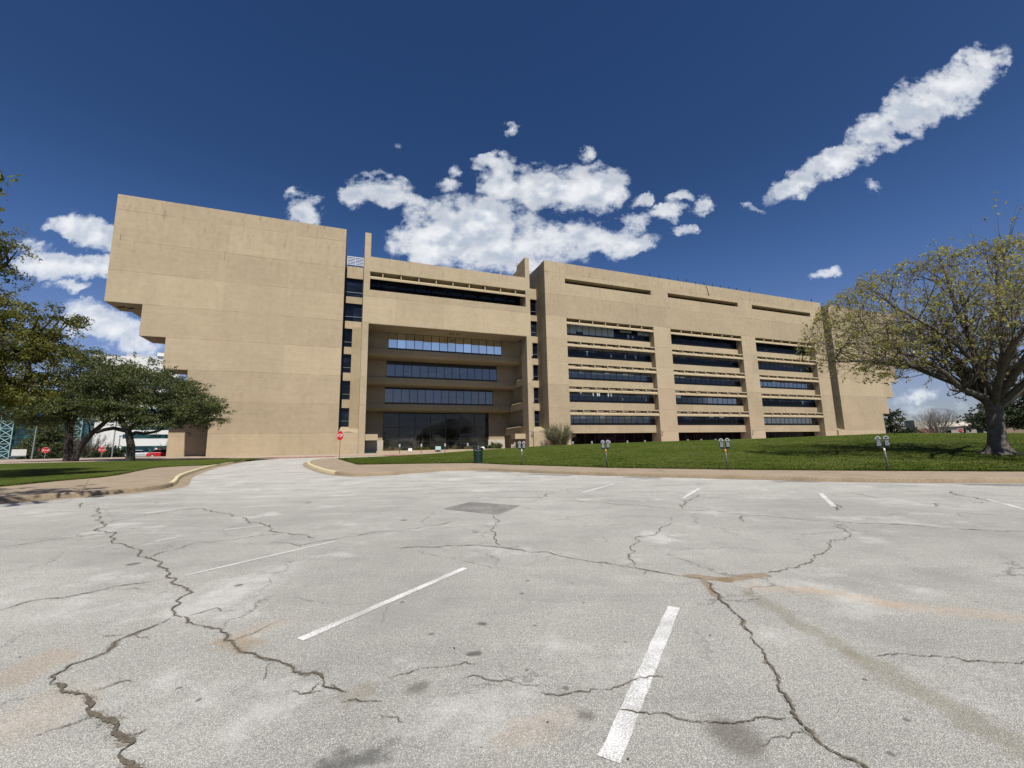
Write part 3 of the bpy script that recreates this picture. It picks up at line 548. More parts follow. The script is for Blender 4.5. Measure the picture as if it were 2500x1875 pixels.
# the lawn mound on the right
EDGE = [(-17.58, 42.54, .78), (-11.15, 30.34, .60), (-6.05, 30.54, .57), (-2.81, 30.22, .55), (-.42, 27.54, .50), (5.25, 22.81, .41), (11.31, 19.82, .35), (16.38, 18.11, .30), (20.21, 16.98, .26), (26, 15.6, .2), (34, 13.9, .15)]
CREST = [(-19.43, 44.5, .80), (-14.52, 47.8, .87), (-9.91, 50., 1.03), (-3.78, 52., 1.37), (4.88, 52., 1.75), (17.59, 50., 1.94), (27.12, 48., 2.03), (33.3, 45., 2.15), (37.08, 42., 2.24), (41.63, 41., 2.16), (48.35, 40., 2.01), (58, 38, 1.9), (75, 33, 1.9)]
def interp(tab, a):
    ang = [p[0] / p[1] for p in tab]; 
    out = []
    ds = [p[1] for p in tab]; zs = [p[2] for p in tab]
    return float(np.interp(a, ang, ds)), float(np.interp(a, ang, zs))
mb = MB(); A = np.linspace(-.4125, 2.1, 150); T1, T2 = 40, 26
for a in A:
    de, ze = interp(EDGE, a); dc, zc = interp(CREST, a)
    dc = max(dc, de + .6)
    # back edge on the driveway side: v = -18.6
    O2 = Vector((-27.43695, 66.0)); n2 = NV.xy
    db = (O2.dot(n2) - 18.6) / (a * n2.x + n2.y); db = max(db, dc + .4)
    for i in range(T1 + 1):
        t = i / T1; d = de + (dc - de) * t; z = ze + (zc - ze) * (t + .10 * math.sin(math.pi * t) * -.6)
        z = max(z, .0120 * d - .0055 * a * d + .165)
        mb.v.append((a * d, d, z))
    for i in range(1, T2 + 1):
        t = i / T2; d = dc + (db - dc) * t; zb = G(a * db, db) + .05; s_ = t * t * (3 - 2 * t)
        mb.v.append((a * d, d, zc + (zb - zc) * s_ - .02 * math.sin(math.pi * min(1, t * 3))))
W = T1 + T2 + 1
mb.f = [(j * W + i, (j + 1) * W + i, (j + 1) * W + i + 1, j * W + i + 1) for j in range(len(A) - 1) for i in range(W - 1)]
lawn = mb.build('lawn', M['grass'], smooth=True); lawn['kind'] = 'structure'
def lawn_z(x, y):
    a = x / y; de, ze = interp(EDGE, a); dc, zc = interp(CREST, a)
    if y <= dc: t = (y - de) / (dc - de); return ze + (zc - ze) * (t - .06 * math.sin(math.pi * t))
    return zc

# parking bay lines, cracks and the square repair: marks of the parking lot
for w, pts in LINES:
    a, b = Vector(pts[0]), Vector(pts[1]); n_ = max(2, int((b - a).length / .12)); t = (b - a).normalized(); nn = Vector((-t.y, t.x))
    rnd = random.Random(int(w * 1e4 + pts[0][0] * 77)); L = []; Rr = []
    for i in range(n_ + 1):
        p = a.lerp(b, i / n_); j = rnd.uniform(-.006, .006)
        L.append(tuple(p + nn * (w / 2 + j))); Rr.append(tuple(p - nn * (w / 2 - rnd.uniform(-.006, .006))))
    flat(L + Rr[::-1], .004, 'parking_line', M['line_old'] if w < .084 else M['line'], lot)
flat(PATCH, .004, 'asphalt_patch', M['patch'], lot)
rc = random.Random(5)
def crack_mesh(w, line, rc, mb_core, mb_edge):
    n_ = len(line); key = [max(.25, min(1.7, 1 + rc.gauss(0, .38))) for _ in range(n_ // 5 + 3)]
    for layer, mbx, f, z in ((0, mb_edge, 2.3, .0065), (1, mb_core, .78, .009)):
        k0 = len(mbx.v)
        for i, p in enumerate(line):
            t = (line[min(i + 1, n_ - 1)] - line[max(i - 1, 0)]).normalized(); nn = Vector((-t.y, t.x))
            end = min(1, (i + .2) / 5, (n_ - i - .8) / 5); q = i / 5; kk = key[int(q)] * (1 - q % 1) + key[int(q) + 1] * (q % 1)
            ww = w * .5 * end * kk * f
            if layer and rc.random() < .08: ww *= .25
            a = p + nn * ww * rc.uniform(.7, 1.3); b = p - nn * ww * rc.uniform(.7, 1.3)
            mbx.v += [(a.x, a.y, G(a.x, a.y) + z), (b.x, b.y, G(b.x, b.y) + z)]
        mbx.f += [(k0 + 2 * i, k0 + 2 * i + 1, k0 + 2 * i + 3, k0 + 2 * i + 2) for i in range(n_ - 1)]
def wiggle(a, b, amp, step, rc):
    pts = [a, b]; d = (b - a).length
    while d > step:
        out = []
        for p, q in zip(pts[:-1], pts[1:]):
            t = (q - p); m_ = (p + q) / 2 + Vector((-t.y, t.x)) * rc.gauss(0, amp); out += [p, m_]
        out.append(pts[-1]); pts = out; d /= 2
    return pts
for w, pts in CRACKS:
    if w >= .03: w *= .62
    line = []
    for i in range(len(pts) - 1):
        a, b = Vector(pts[i]), Vector(pts[i + 1]); r_ = a.length
        line += wiggle(a, b, .10, .012 + .0035 * r_, rc)[:-1]
    line.append(Vector(pts[-1])); c_, e_ = MB(), MB(); crack_mesh(w, line, rc, c_, e_)
    for q in range(int(len(line) * (.035 if w > .011 else .015))):
        i = rc.randrange(1, len(line) - 1); t = (line[i + 1] - line[i - 1]).normalized(); s_ = rc.choice((-1, 1)); r_ = line[i].length
        d = (t * rc.uniform(-.5, 1) + Vector((-t.y, t.x)) * s_).normalized(); L = rc.uniform(.03, .13) * (1 + .25 * r_)
        e = line[i] + d * L; e2 = e + (d + Vector((rc.gauss(0, .5), rc.gauss(0, .5)))).normalized() * L * rc.uniform(.3, .9)
        crack_mesh(max(.0035, w * .28), wiggle(line[i], e, .12, .012 + .0035 * r_, rc)[:-1] + wiggle(e, e2, .12, .012 + .0035 * r_, rc), rc, c_, e_)
    k0 = len(c_.v); nf = len(c_.f); c_.v += e_.v; c_.f += [tuple(q + k0 for q in f) for f in e_.f]
    me = bpy.data.meshes.new('crack'); me.from_pydata(c_.v, [], c_.f); me.materials.append(M['crack']); me.materials.append(M['crack_edge'])
    for i_, f in enumerate(me.polygons):
        if i_ >= nf: f.material_index = 1
    o = bpy.data.objects.new('crack', me); COL.objects.link(o); o.parent = lot
# ================================================================ the office building (local frame: u along the facade, v into it, z up)
B = thing('office_building', bl(0, 0, 0), 'long tan concrete office building with stepped overhanging ends and dark ribbon windows', 'building', rz=math.atan2(U.y, U.x))
C1 = M['conc']
def part(mb, name, mat=None, parent=None, **k): return mb.build(name, mat or C1, parent or B, **k)
# blind left wing: end wall whose lower storeys step in
prof = [(0, -.5), (0, 38.55), (-30.45, 38.55), (-30.45, 22.55), (-26.2, 22.55), (-26.2, 18.0), (-23.15, 18.0), (-23.15, 13.42), (-20.2, 13.42), (-20.2, 8.8), (-17.15, 8.8), (-17.15, -.5)]
mb = MB().prism(prof, 'v', 0, 4.5)
prof2 = [(u + 1.3 if u < -1 else u, z) for u, z in prof]; prof2 = [(u - .02 if u == 0 else u, z - .05 if z > 30 else z) for u, z in prof2]
mb.prism(prof2, 'v', 4.5, 30)
mb.box(-24.85, -15.5, 9.5, 20, -.5, 13.3)
part(mb, 'left_wing')
# vents under the first overhang
for du, dv in ((0, 0), (.55, -.35), (1.0, .25), (1.5, -.1)): part(MB().box(-29.9 + du, -29.55 + du, 2.2 + dv, 2.7 + dv, 22.50, 22.545), 'soffit_vent', M['black'])

FL = [27.05, 22.50, 17.95, 13.40, 8.83]                     # soffit levels
def window(name_u0, u1, z0, z1, v, n, glassmat, sill=.36, head=.06, mull=.05, parent=None, depth=.1, hbars=()):
    """ribbon window: dark frame with mullions and one sheet of glass"""
    u0 = name_u0; mb = MB()
    mb.box(u0, u1, v - .05, v + depth, z0, z0 + sill); mb.box(u0, u1, v - .05, v + depth, z1 - head, z1)
    step = (u1 - u0) / n
    for i in range(n + 1):
        c = u0 + i * step; a = max(u0, c - mull); b = min(u1, c + mull); mb.box(a, b, v - .04, v + depth, z0 + sill, z1 - head)
    for hz in hbars: mb.box(u0 + mull, u1 - mull, v - .035, v + depth, hz - .05, hz + .05)
    w = part(mb, 'window', M['frame'])
    g = MB().quad((u0, v, z0 + sill * .5), (u1, v, z0 + sill * .5), (u1, v, z1 - .01), (u0, v, z1 - .01)).build('glass', glassmat, w)
    return w

# gaps between the blocks: stair strips with stacked windows, battered concrete foot
SW = [(31.65, 28.25), (27.05, 23.80), (22.45, 19.20), (17.93, 14.70), (13.30, 10.10), (8.67, 5.55)]
def stair_strip(u0, u1, flare=0.0, foot=True, railing=False):
    v = 4.1; zt = 33.95
    part(MB().box(u0 + .2, u1, v, v + .5, SW[0][0], zt), 'spandrel')
    for i in range(5): part(MB().box(u0 + .2, u1, v, v + .5, SW[i + 1][0], SW[i][1]), 'spandrel')
    mb = MB(); mb.box(u0 - .1, u1 + .1, v + .9, v + 6, 0, zt - .1); part(mb, 'strip_core', M['black'])
    for z1, z0 in SW:
        mb = MB(); uu0 = u0 + .02
        mb.box(uu0, u1, v + .40, v + .5, z0, z0 + .07); mb.box(uu0, u1, v + .40, v + .5, z1 - .06, z1)
        mb.box(uu0, uu0 + .08, v + .40, v + .5, z0, z1); mb.box(u1 - .06, u1, v + .40, v + .5, z0, z1)
        w = part(mb, 'window', M['frame'])
        MB().quad((uu0, v + .46, z0), (u1, v + .46, z0), (u1, v + .46, z1), (uu0, v + .46, z1)).build('glass', M['glass_dark'], w)
        MB().box(uu0, u1, v + .36, v + .40, z0 + .92, z0 + .97).build('handrail', M['galv'], w)
    if foot:
        mb = MB().prism([(v, 5.5), (-.35, 4.35), (-.35, -.5), (v + .4, -.5), (v + .4, 5.5)], 'u', u0 - .15, u1 + flare)
        f = part(mb, 'battered_foot')
        mb = MB(); n = 10; c = (u0 + u1) / 2 + flare * .4; r = .85      # segment shaped scupper in the slope
        top = [(c - r + 2 * r * i / n, .28 * math.sin(math.pi * i / n)) for i in range(n + 1)]
        sl_ = (5.5 - 4.35) / (v + .35)
        pts = [(u_, -.30 + h_ * .5 / 1, 4.35 + h_ * .5 * sl_ + .012) for u_, h_ in top]
        k0 = len(mb.v); mb.v += [(u_, -.33, 4.35 + .012) for u_, h_ in top] + [(u_, -.33 + h_ * 3.5, 4.362 + h_ * 3.5 * sl_) for u_, h_ in top]
        mb.f += [(i, i + 1, n + 2 + i, n + 1 + i) for i in range(n)]
        mb.build('scupper', M['joint'], f)
stair_strip(0, 2.97)
stair_strip(33.55, 36.78, flare=.25)
stair_strip(119.2, 122.3, flare=-.05)
# slatted railing over the first strip
mb = MB()
for z in np.arange(34.1, 35.45, .27): mb.box(.2, 2.95, 3.92, 3.95, z, z + .10)
for u in (.22, 1.55, 2.88): mb.box(u, u + .07, 3.955, 4.02, 33.9, 35.6)
mb.box(.2, 2.95, 3.9, 4.0, 35.50, 35.60)
part(mb, 'roof_railing', M['white'])
MB().tube([(2.3, 4.35, 10.25), (2.25, 4.35, 10.6)], [.16, .2], 10).build('plant_pot', M['white'], B)

# ---- middle block
def wall_holes(us, zs, holes, v0, v1):
    mb = MB(); nu, nz = len(us) - 1, len(zs) - 1
    solid = lambda i, j: 0 <= i < nu and 0 <= j < nz and (i, j) not in holes
    for i in range(nu):
        for j in range(nz):
            if not solid(i, j): continue
            a, b, c, d = us[i], us[i + 1], zs[j], zs[j + 1]
            mb.quad((a, v0, c), (b, v0, c), (b, v0, d), (a, v0, d)); mb.quad((a, v1, c), (a, v1, d), (b, v1, d), (b, v1, c))
            if not solid(i - 1, j): mb.quad((a, v0, c), (a, v0, d), (a, v1, d), (a, v1, c))
            if not solid(i + 1, j): mb.quad((b, v0, c), (b, v1, c), (b, v1, d), (b, v0, d))
            if not solid(i, j - 1): mb.quad((a, v0, c), (a, v1, c), (b, v1, c), (b, v0, c))
            if not solid(i, j + 1): mb.quad((a, v0, d), (b, v0, d), (b, v1, d), (a, v1, d))
    return mb
mb = wall_holes([4.0, 32.6], [22.5, 28.38, 31.65, 34.3], {(0, 1)}, .002, 1.7)
mb.box(3.0, 4.0, 0, 2.75, -.5, 38.55); mb.box(32.6, 33.5, 0, 2.75, -.5, 34.3)
part(mb, 'middle_block')
part(MB().prism([(0, 34.3), (0, 38.5), (4.13, 38.5), (4.5, 37.5), (7.1, 37.5), (10, 35.2), (10, 34.3)], 'u', 32.6, 33.5), 'roof_fin')
mb = MB(); mb.box(4.0, 32.6, 1.7, 26, 22.5, 28.3); mb.box(4.0, 32.6, 3.2, 26, 28.3, 34.1); mb.box(4, 32.6, 1.7, 3.2, 31.7, 34.1)
# the stepped recess: each storey further back, its spandrel and soffit
VB = [4.7, 7.75, 10.55, 13.5]; SO = [22.5, 17.95, 13.38, 8.82]; SI = [19.35, 14.72, 10.13, .8]
mb.box(33.4, 36.7, 4.75, 26, 0, 33.0)                      # mass right of the recess
part(mb, 'middle_core')
mb = MB()
for k_ in range(4):
    v, zt, zb = VB[k_], SO[k_], SI[k_]; zn = SO[k_ + 1] if k_ < 3 else 0
    mb.box(3.95, 7.62, v, v + 1.2, zb if k_ < 3 else -.5, zt); mb.box(29.15, 33.4, v, v + 1.2, zb if k_ < 3 else -.5, zt)
    if k_ < 3:
        vf = v - .22
        mb.prism([(vf, zb), (vf, zn + .55), (vf + .35, zn + .12), (vf + 1.0, zn), (VB[k_ + 1] + .3, zn), (VB[k_ + 1] + .3, zb)], 'u', 3.95, 33.4)
part(mb, 'recess_wall', M['conc_plain'])
mb = MB()
for k_ in range(4):
    v, zt, zb = VB[k_], SO[k_], SI[k_]
    mb.box(33.9, 35.0, 2.75, v + .5, zb if k_ < 3 else 0, zt)          # back of the loggia bays in the right-hand flank
    if k_ > 0 or True:
        zl = SO[k_]                                                     # parapet below each loggia
    if 0 < k_: 
        top = SI[k_] if k_ < 3 else 5.47; bot = SO[k_ + 1] if k_ < 3 else 4.1
        vend = (6.1, 9.5, 12.6)[k_ - 1]
        mb.prism([(32.62, bot), (32.62, top), (33.0, top + .34), (33.95, top + .34), (33.95, bot)], 'v', 2.75, vend)
        mb.prism([(vend, top - .02), (vend + 1.0, bot + .01), (vend, bot + .01)], 'u', 32.63, 33.9)
mb.box(32.62, 33.9, 2.75, 5.2, 18.4, 19.6)
mb.box(32.8, 33.9, 2.75, 14, -.5, .6)
part(mb, 'flank_parapets', M['conc_plain'])
part(MB().box(33.4, 33.9, 2.75, 14.5, -.5, 4.1), 'flank_wall', M['conc_plain'])
part(MB().box(1.5, 3.98, 2.75, 14.6, -.5, 22.4), 'left_flank', M['conc_plain'])
part(MB().box(3.5, 34.5, 15.2, 16, -.5, 22.4), 'recess_back', M['black'])
window(7.62, 29.15, SI[0], SO[0], VB[0] + .1, 14, M['glass_mirror'], head=.05)
window(7.62, 29.15, SI[1], SO[1], VB[1] + .1, 14, M['glass_recess'], head=.72)  # tall dark head stands in for the soffit's reflection in the glass
window(7.62, 29.15, SI[2], SO[2], VB[2] + .1, 14, M['glass_recess'], head=.36)  # deep head again paints the dark soffit reflection, a narrower band
window(7.62, 29.15, .8, SO[3], VB[3] + .1, 7, M['glass_lobby'], sill=.3, head=.08, mull=.08, hbars=(3.1, 5.9))
for du in (0, .5, 1.3, 1.75): part(MB().box(18.2 + du, 18.45 + du, 2.0 + du * .1, 2.5 + du * .1, 22.455, 22.495), 'soffit_vent', M['black'])
# canopies over the side doors, low planter walls
part(MB().box(4.0, 6.05, 1.7, 3.9, 3.18, 4.18), 'door_canopy', M['shade'])
part(MB().box(30.5, 32.6, 1.7, 3.9, 3.12, 4.08), 'door_canopy', M['shade'])
part(MB().box(4.3, 7.1, 4.0, 4.4, .8, 3.2), 'planter_wall', M['limestone'])
part(MB().box(26.0, 29.25, 4.0, 4.4, .8, 3.1), 'planter_wall', M['limestone'])
mb = MB(); mb.box(5.85, 29.0, .35, .75, .5, 1.42)
part(mb, 'planter_wall')
part(MB().box(5.9, 29, .75, 13.4, .6, 1.30), 'planting_bed', M['ground'])
part(MB().box(4.05, 5.85, 2.9, 3.3, .6, 1.35), 'planter_wall', M['green_can'])
# the small entrance notice by the right planter
nt = part(MB().box(29.5, 30.3, 1.2, 1.35, .9, 2.1), 'notice_board', M['limestone'])
mb = MB()
for r in range(3):
    for c in range(3): mb.box(29.65 + c * .17, 29.77 + c * .17, 1.19, 1.2, 1.55 + r * .12, 1.62 + r * .12)
mb.build('lettering', M['frame'], nt)
# sunshade + window of the top notch
def sunshade(u0, u1, ztop, fins, v=0.0, depth=1.0, rail=True, h=1.25, lipproj=0):
    """precast brise-soleil: top rail, sloping lower blade, triangular fins"""
    mb = MB(); z0 = ztop - h
    if rail: mb.box(u0 + .01, u1 - .01, v + .01, v + .32, ztop - .22, ztop)
    mb.prism([(v + .0, z0 + .30), (v + .0, z0), (v + .14, z0), (v + .62, z0 + .52), (v + .50, z0 + .66)], 'u', u0 + .01, u1 - .01)
    for f in fins:
        mb.prism([(v + .03, ztop - .22), (v + .03, z0 + .32), (v + .5, z0 + .6), (depth + .3, z0 + .55), (depth + .3, ztop - .1), (v + .2, ztop - .1)], 'u', f - .08, f + .08)
    return part(mb, 'sun_shade', M['shade'])
sunshade(4.0, 32.6, 31.60, [6.06 + 3.06 * i for i in range(9)], depth=1.2, rail=False)
window(4.0, 32.6, 28.40, 31.65, 2.9, 19, M['glass_dark'], sill=.3, mull=.03)
part(MB().box(4.0, 32.6, 1.705, 2.85, 28.0, 28.36), 'sill')

# ---- right block with three columns of ribbon windows
UC = [(41.35, 62.75), (67.40, 88.70), (93.35, 114.65)]
us = [36.8, 41.35, 62.75, 67.40, 88.70, 93.35, 114.65, 119.2]; zs = [-.5, 26.98, 34.25, 35.30, 38.55]
mb = wall_holes(us, zs, {(1, 0), (3, 0), (5, 0), (1, 2), (3, 2), (5, 2)}, 0, 1.55)
part(mb, 'right_block_wall')
mb = MB(); mb.box(36.8, 119.2, 1.9, 30, 4.1, 38.45); mb.box(36.8, 119.2, 3.3, 30, -.5, 4.1)
for a, b in ((36.8, 41.35), (62.75, 67.4), (88.7, 93.35), (114.65, 119.2)): mb.box(a, b, 1.55, 3.3, -.5, 38.45)
part(mb, 'right_block_core')
for a, b in UC: part(MB().box(a + .01, b - .01, 1.56, 1.88, 34.0, 35.5), 'notch_shade_panel', M['black'])  # added black panels that paint the shade at the notch backs
rows = [('glass_dark', 'glass_dark', 'glass_dark'), ('glass_dark', 'glass_dark', 'glass_mid'), ('glass_blue', 'glass_mid', 'glass_mid'), ('glass_mid', 'glass_dark', 'glass_dark'), ('glass_blue', 'glass_dark', 'glass_dark')]
for ci, (a, b) in enumerate(UC):
    fins = [a + 3.057 * (i + 1) - (0 if ci == 0 else .0) for i in range(6)]
    for r, zt in enumerate(FL):
        sunshade(a, b, zt - .03, fins, depth=1.2, rail=(r > 0))
        zsill = 23.95 - 4.56 * r
        w = window(a, b, zsill - .02, zt + .02, 1.62, 14, M[rows[r][ci]], sill=.42, head=(.6, 1.5, 1.4, 1.15, 1.05)[r], mull=.035)  # dark heads lengthened downward to paint the shaded band below the sunshade
        zb = zsill - 4.56 + 3.1 if r < 4 else 4.1
        part(MB().box(a, b, 1.37, 1.9, (FL[r + 1] + .06) if r < 4 else 4.1, zsill), 'spandrel')
        if r:
            mb = MB(); e = [a] + fins + [b]
            for q in range(7): mb.box(e[q] + .1, e[q + 1] - .75, 1.22, 1.34, zt - .44, zt - .33)
            part(mb, 'blind_rail', M['shade'])
    w = window(a, b, -.4, 4.12, 2.9, 9, M['glass_red'], sill=.5, head=.1, mull=.04)
# pale blinds behind the left panes of the top ribbon window, and odd things on the sills
W0 = [o for o in bpy.data.objects if o.name.startswith('window') and o.parent == B]
stp = (62.75 - 41.35) / 14
for i in range(8):
    a = 41.35 + i * stp + .06; zlow = 24.35 if i != 2 else 24.85
    MB().box(a, a + stp - .12, 1.60, 1.612, zlow, 26.5).build('blind', M['blind'], B)
for i, zlow in ((9, 25.55), (10, 25.6), (12, 25.3), (13, 25.25)):
    a = 41.35 + i * stp + .06; MB().box(a, a + stp - .12, 1.60, 1.612, zlow, 26.0).build('blind', M['blind'], B)
rb = random.Random(3)
for ci, (a0, b0) in enumerate(UC):
    for r in range(1, 5):
        for q in range(14):
            if rb.random() < (.10, .05, .04)[ci]:
                zt = FL[r] - (1.15, .95, .85, .85)[r - 1]; a = a0 + q * (b0 - a0) / 14 + .06
                MB().box(a, a + 1.40, 1.60, 1.612, zt - rb.uniform(.25, .9), zt + .02).build('blind', M['blind2'], B)
for (u_, z_, wd, ht) in [(57.0, 24.4, .45, .75), (58.1, 24.5, .5, .5), (46.6, 19.9, .3, .9), (52.4, 19.9, .35, .6), (56.0, 19.9, .3, .8), (58.6, 19.9, .4, .7), (44.6, 12.1, .5, .4), (47.6, 11.4, .25, .9), (48.6, 11.5, .7, .8), (51.2, 11.4, .3, .9), (51.9, 11.4, .3, .9), (54.6, 10.8, .4, .6), (60.6, 10.8, .3, .6), (98.4, 24.3, .3, .3), (99.2, 24.3, .3, .3), (109.6, 6.4 + 4.6, .6, .7)]:
    MB().box(u_, u_ + wd, 1.60, 1.612, z_, z_ + ht).build('sill_clutter', M['blind'], B)

# ---- far block, mirror image of the left wing
profR = [(122.3, -.5), (122.3, 38.4), (152.7, 38.4), (152.7, 22.55), (148.3, 22.55), (148.3, 18.0), (145.45, 18.0), (145.45, 13.42), (142.4, 13.42), (142.4, 8.83), (139.5, 8.83), (139.5, -.5)]
mb = MB().prism(profR, 'v', 0, 4.5); mb.prism([(u - 1.3 if u > 130 else u, z - .05 if z > 30 else z) for u, z in profR], 'v', 4.5, 30)
part(mb, 'far_block')
# roof furniture
for (u_, h) in [(63.0, .55), (65.6, .5), (68.3, .5), (70.9, .5), (73.4, .5), (76.1, .3), (78.7, .55), (81.4, .4), (83.8, .35), (86.5, .35), (89.0, .35), (93.4, .55), (116.1, .5)]:
    MB().tube([(u_, .2, 38.5), (u_ + .05, .2, 38.75 + h * 1.35)], [.11, .10], 6).build('roof_post', M['dark'], B)
for u_, v_, z0, h in [(30.4, 8, 34.0, 5.3), (34.2, 8, 38.4, 2.9), (48.2, 8, 38.4, 3.4)]:
    mb = MB().tube([(u_, v_, z0), (u_, v_, z0 + h)], [.10, .07], 6)
    for q in (.62, .78, .9): mb.tube([(u_ - .35, v_, z0 + h * q), (u_ + .35, v_, z0 + h * q)], [.05, .05], 5)
    mb.build('roof_antenna', M['galv'], B)
mb = MB().tube([(79.0, -.05, 38.5), (79.3, -.06, 37.6), (79.5, -.06, 36.6), (79.6, -.06, 36.1)], [.06, .06, .06, .12], 6); mb.build('hanging_cable', M['frame'], B)
for u_, z_ in ((33.15, 4.45), (62.95, 4.4), (89.1, 4.4)):
    mb = MB().tube([(u_, 0, z_), (u_, -.4, z_), (u_, -.4, z_ - .25)], [.05, .05, .05], 6); mb.lathe([(.05, -.0), (.16, -.08), (.13, -.25), (.02, -.3)], (u_, -.4, z_ - .2), 10)
    mb.build('security_camera', M['galv'], B)
mb = MB(); mb.box(-3.55, -3.5, -.012, .01, 29.0, 29.02); 
for u_, z0, z1 in ((-17.0, 30.6, 31.9), (-29.6, 31.6, 32.6)): mb.box(u_, u_ + .07, -.012, .02, z0, z1)
mb.build('wall_slot', M['joint'], B)
# ================================================================ street furniture
def on_walk(x, y): return Vector((x, y, .0120 * y - .0055 * x + .155))
def meter_head(mb_body, mb_face, mb_cap, mb_win, cx):
    # tapering body, sloped dome, coin face; faces the kerb (-y)
    for (z0, z1, w0, w1, d0, d1) in ((1.02, 1.10, .075, .10, .05, .06), (1.10, 1.32, .10, .085, .06, .065)):
        mb_body.hexa([(cx - w0, -d0, z0), (cx + w0, -d0, z0), (cx + w0, d0, z0), (cx - w0, d0, z0), (cx - w1, -d1, z1), (cx + w1, -d1, z1), (cx + w1, d1, z1), (cx - w1, d1, z1)])
    n = 12
    arc = [(cx + .11 * math.cos(math.pi * i / n), 1.33 + .13 * math.sin(math.pi * i / n)) for i in range(n + 1)]
    mb_body.prism([(cx + .085, 1.30)] + arc + [(cx - .085, 1.30)], 'v', -.035, .07)
    mb_face.prism([(cx - .06, 1.06), (cx + .06, 1.06), (cx + .078, 1.12), (cx + .055, 1.20), (cx + .07, 1.29), (cx - .07, 1.29), (cx - .055, 1.20), (cx - .078, 1.12)], 'v', -.082, -.061)
    mb_cap.prism([(cx - .10, 1.33)] + [(cx + .105 * math.cos(math.pi * (1 - i / n)), 1.335 + .125 * math.sin(math.pi * (1 - i / n))) for i in range(n + 1)][1:-1] + [(cx + .10, 1.33)], 'v', -.075, -.036)
    mb_win.box(cx - .05, cx + .05, -.082, -.0755, 1.365, 1.41)
    for zz in (1.24, 1.135): mb_body.box(cx - .035, cx + .035, -.088, -.0825, zz, zz + .014)
def double_meter(name, label, sticker):
    t = thing(name, (0, 0, 0), label, 'parking meter', 'twin head parking meters along the kerb')
    MB().tube([(0, 0, -.05), (0, 0, .98)], [.036, .034], 14).build('pole', M['dgalv'], t, smooth=True)
    MB().tube([(0, 0, .80), (0, 0, .955)], [.0385, .0385], 14).build('sticker', sticker, t, smooth=True)
    MB().box(-.19, .19, -.04, .04, .96, 1.02).build('crossbar', M['dark'], t, bevel=.01)
    for cx in (-.135, .135):
        b, f, c, w = MB(), MB(), MB(), MB(); meter_head(b, f, c, w, cx)
        h = b.build('meter_head', M['dark'], t, bevel=.008)
        f.build('coin_face', M['grey'], h); c.build('dome_cap', M['lid'], h); w.build('display', M['black'], h)
    return t
meters = [(15.94, 18.19, 'rightmost twin head parking meter, leaning post with pinkish sticker, nearest the big tree', 'rustw', -.05),
          (10.13, 20.22, 'twin head parking meter with orange sticker, second from the right along the kerb', 'orange', -.03),
          (5.14, 23.49, 'twin head parking meter with yellow sticker, in front of the first window column', 'orange', -.02),
          (.53, 26.72, 'twin head parking meter with pale sticker, just right of the green litter bin', 'rustw', 0)]
dm = None
for x, y, lab, st, tilt in meters:
    o = double_meter('parking_meter', lab, M[st]); o.location = on_walk(x, y)
    o.rotation_euler = (0, tilt, math.atan2(y, x) - math.pi / 2 + R(4)); o.scale = (1.0, 1.0, 1.02)
# single-head meters on the drive in front of the building
def single_meter():
    t = thing('drive_parking_meter', (0, 0, 0), 'x', 'parking meter', 'single head parking meters along the building drive')
    MB().tube([(0, 0, -.4), (0, 0, 1.02)], [.035, .033], 10).build('pole', M['dgalv'], t)
    b, f, c, w = MB(), MB(), MB(), MB(); meter_head(b, f, c, w, 0)
    h = b.build('meter_head', M['grey'], t); c.build('dome_cap', M['lid'], h); f.build('coin_face', M['lid'], h)
    return t
sm = single_meter(); U_M = [(8.5, 'leftmost single head meter on the drive, in front of the lobby planter'), (11.6, 'second single head meter from the left, right of the small white sign'), (15.1, 'third single head meter from the left, right of the pale blue board'),
      (18.6, 'single head meter on the drive just left of the green litter bin'), (26.3, 'single head meter on the drive between the white notice and the recess pillar'), (36.8, 'single head meter top right of the twiggy bush'), (40.5, 'single head meter top, second right of the bush'),
      (44.1, 'single head meter top peeking over the lawn below the first window column, middle'), (47.8, 'single head meter top right of the first window column centre'), (51.6, 'last single head meter top below the first window column'), (61.5, 'single head meter top, first of three below the second window column'), (64.8, 'single head meter top, middle of three below the second window column'), (68.4, 'single head meter top, last of three below the second window column')]
for i, (u, lab) in enumerate(U_M):
    o = sm if i == 0 else copy_tree(sm); o['label'] = lab
    p = bl(u, -8.7); zt = 2.36 if u < 60 else 2.44; o.location = (p.x, p.y, zt - 1.46 * 1.05); o.scale = (1.25, 1.25, 1.05); o.rotation_euler = (0, 0, math.atan2(U.y, U.x))

# stop sign
def octagon(r): return [(r * math.cos(R(22.5 + 45 * i)), r * math.sin(R(22.5 + 45 * i))) for i in range(8)]
def text_mesh(body, size, mat, name, parent, loc, width=None, thick=.004):
    cu = bpy.data.curves.new('t', 'FONT'); cu.body = body; cu.size = size; cu.align_x = 'CENTER'; cu.align_y = 'CENTER'; cu.extrude = thick; cu.offset = size * .022
    tmp = bpy.data.objects.new('t', cu); COL.objects.link(tmp); bpy.context.view_layer.update()
    me = bpy.data.meshes.new_from_object(tmp.evaluated_get(bpy.context.evaluated_depsgraph_get())); bpy.data.objects.remove(tmp); bpy.data.curves.remove(cu)
    if width:
        w = max(v.co.x for v in me.vertices) - min(v.co.x for v in me.vertices); s = width / w
        for v in me.vertices: v.co.x *= s
    me.materials.clear(); me.materials.append(mat); o = bpy.data.objects.new(name, me); COL.objects.link(o); o.parent = parent
    o.location = loc; o.rotation_euler = (R(90), 0, 0); return o
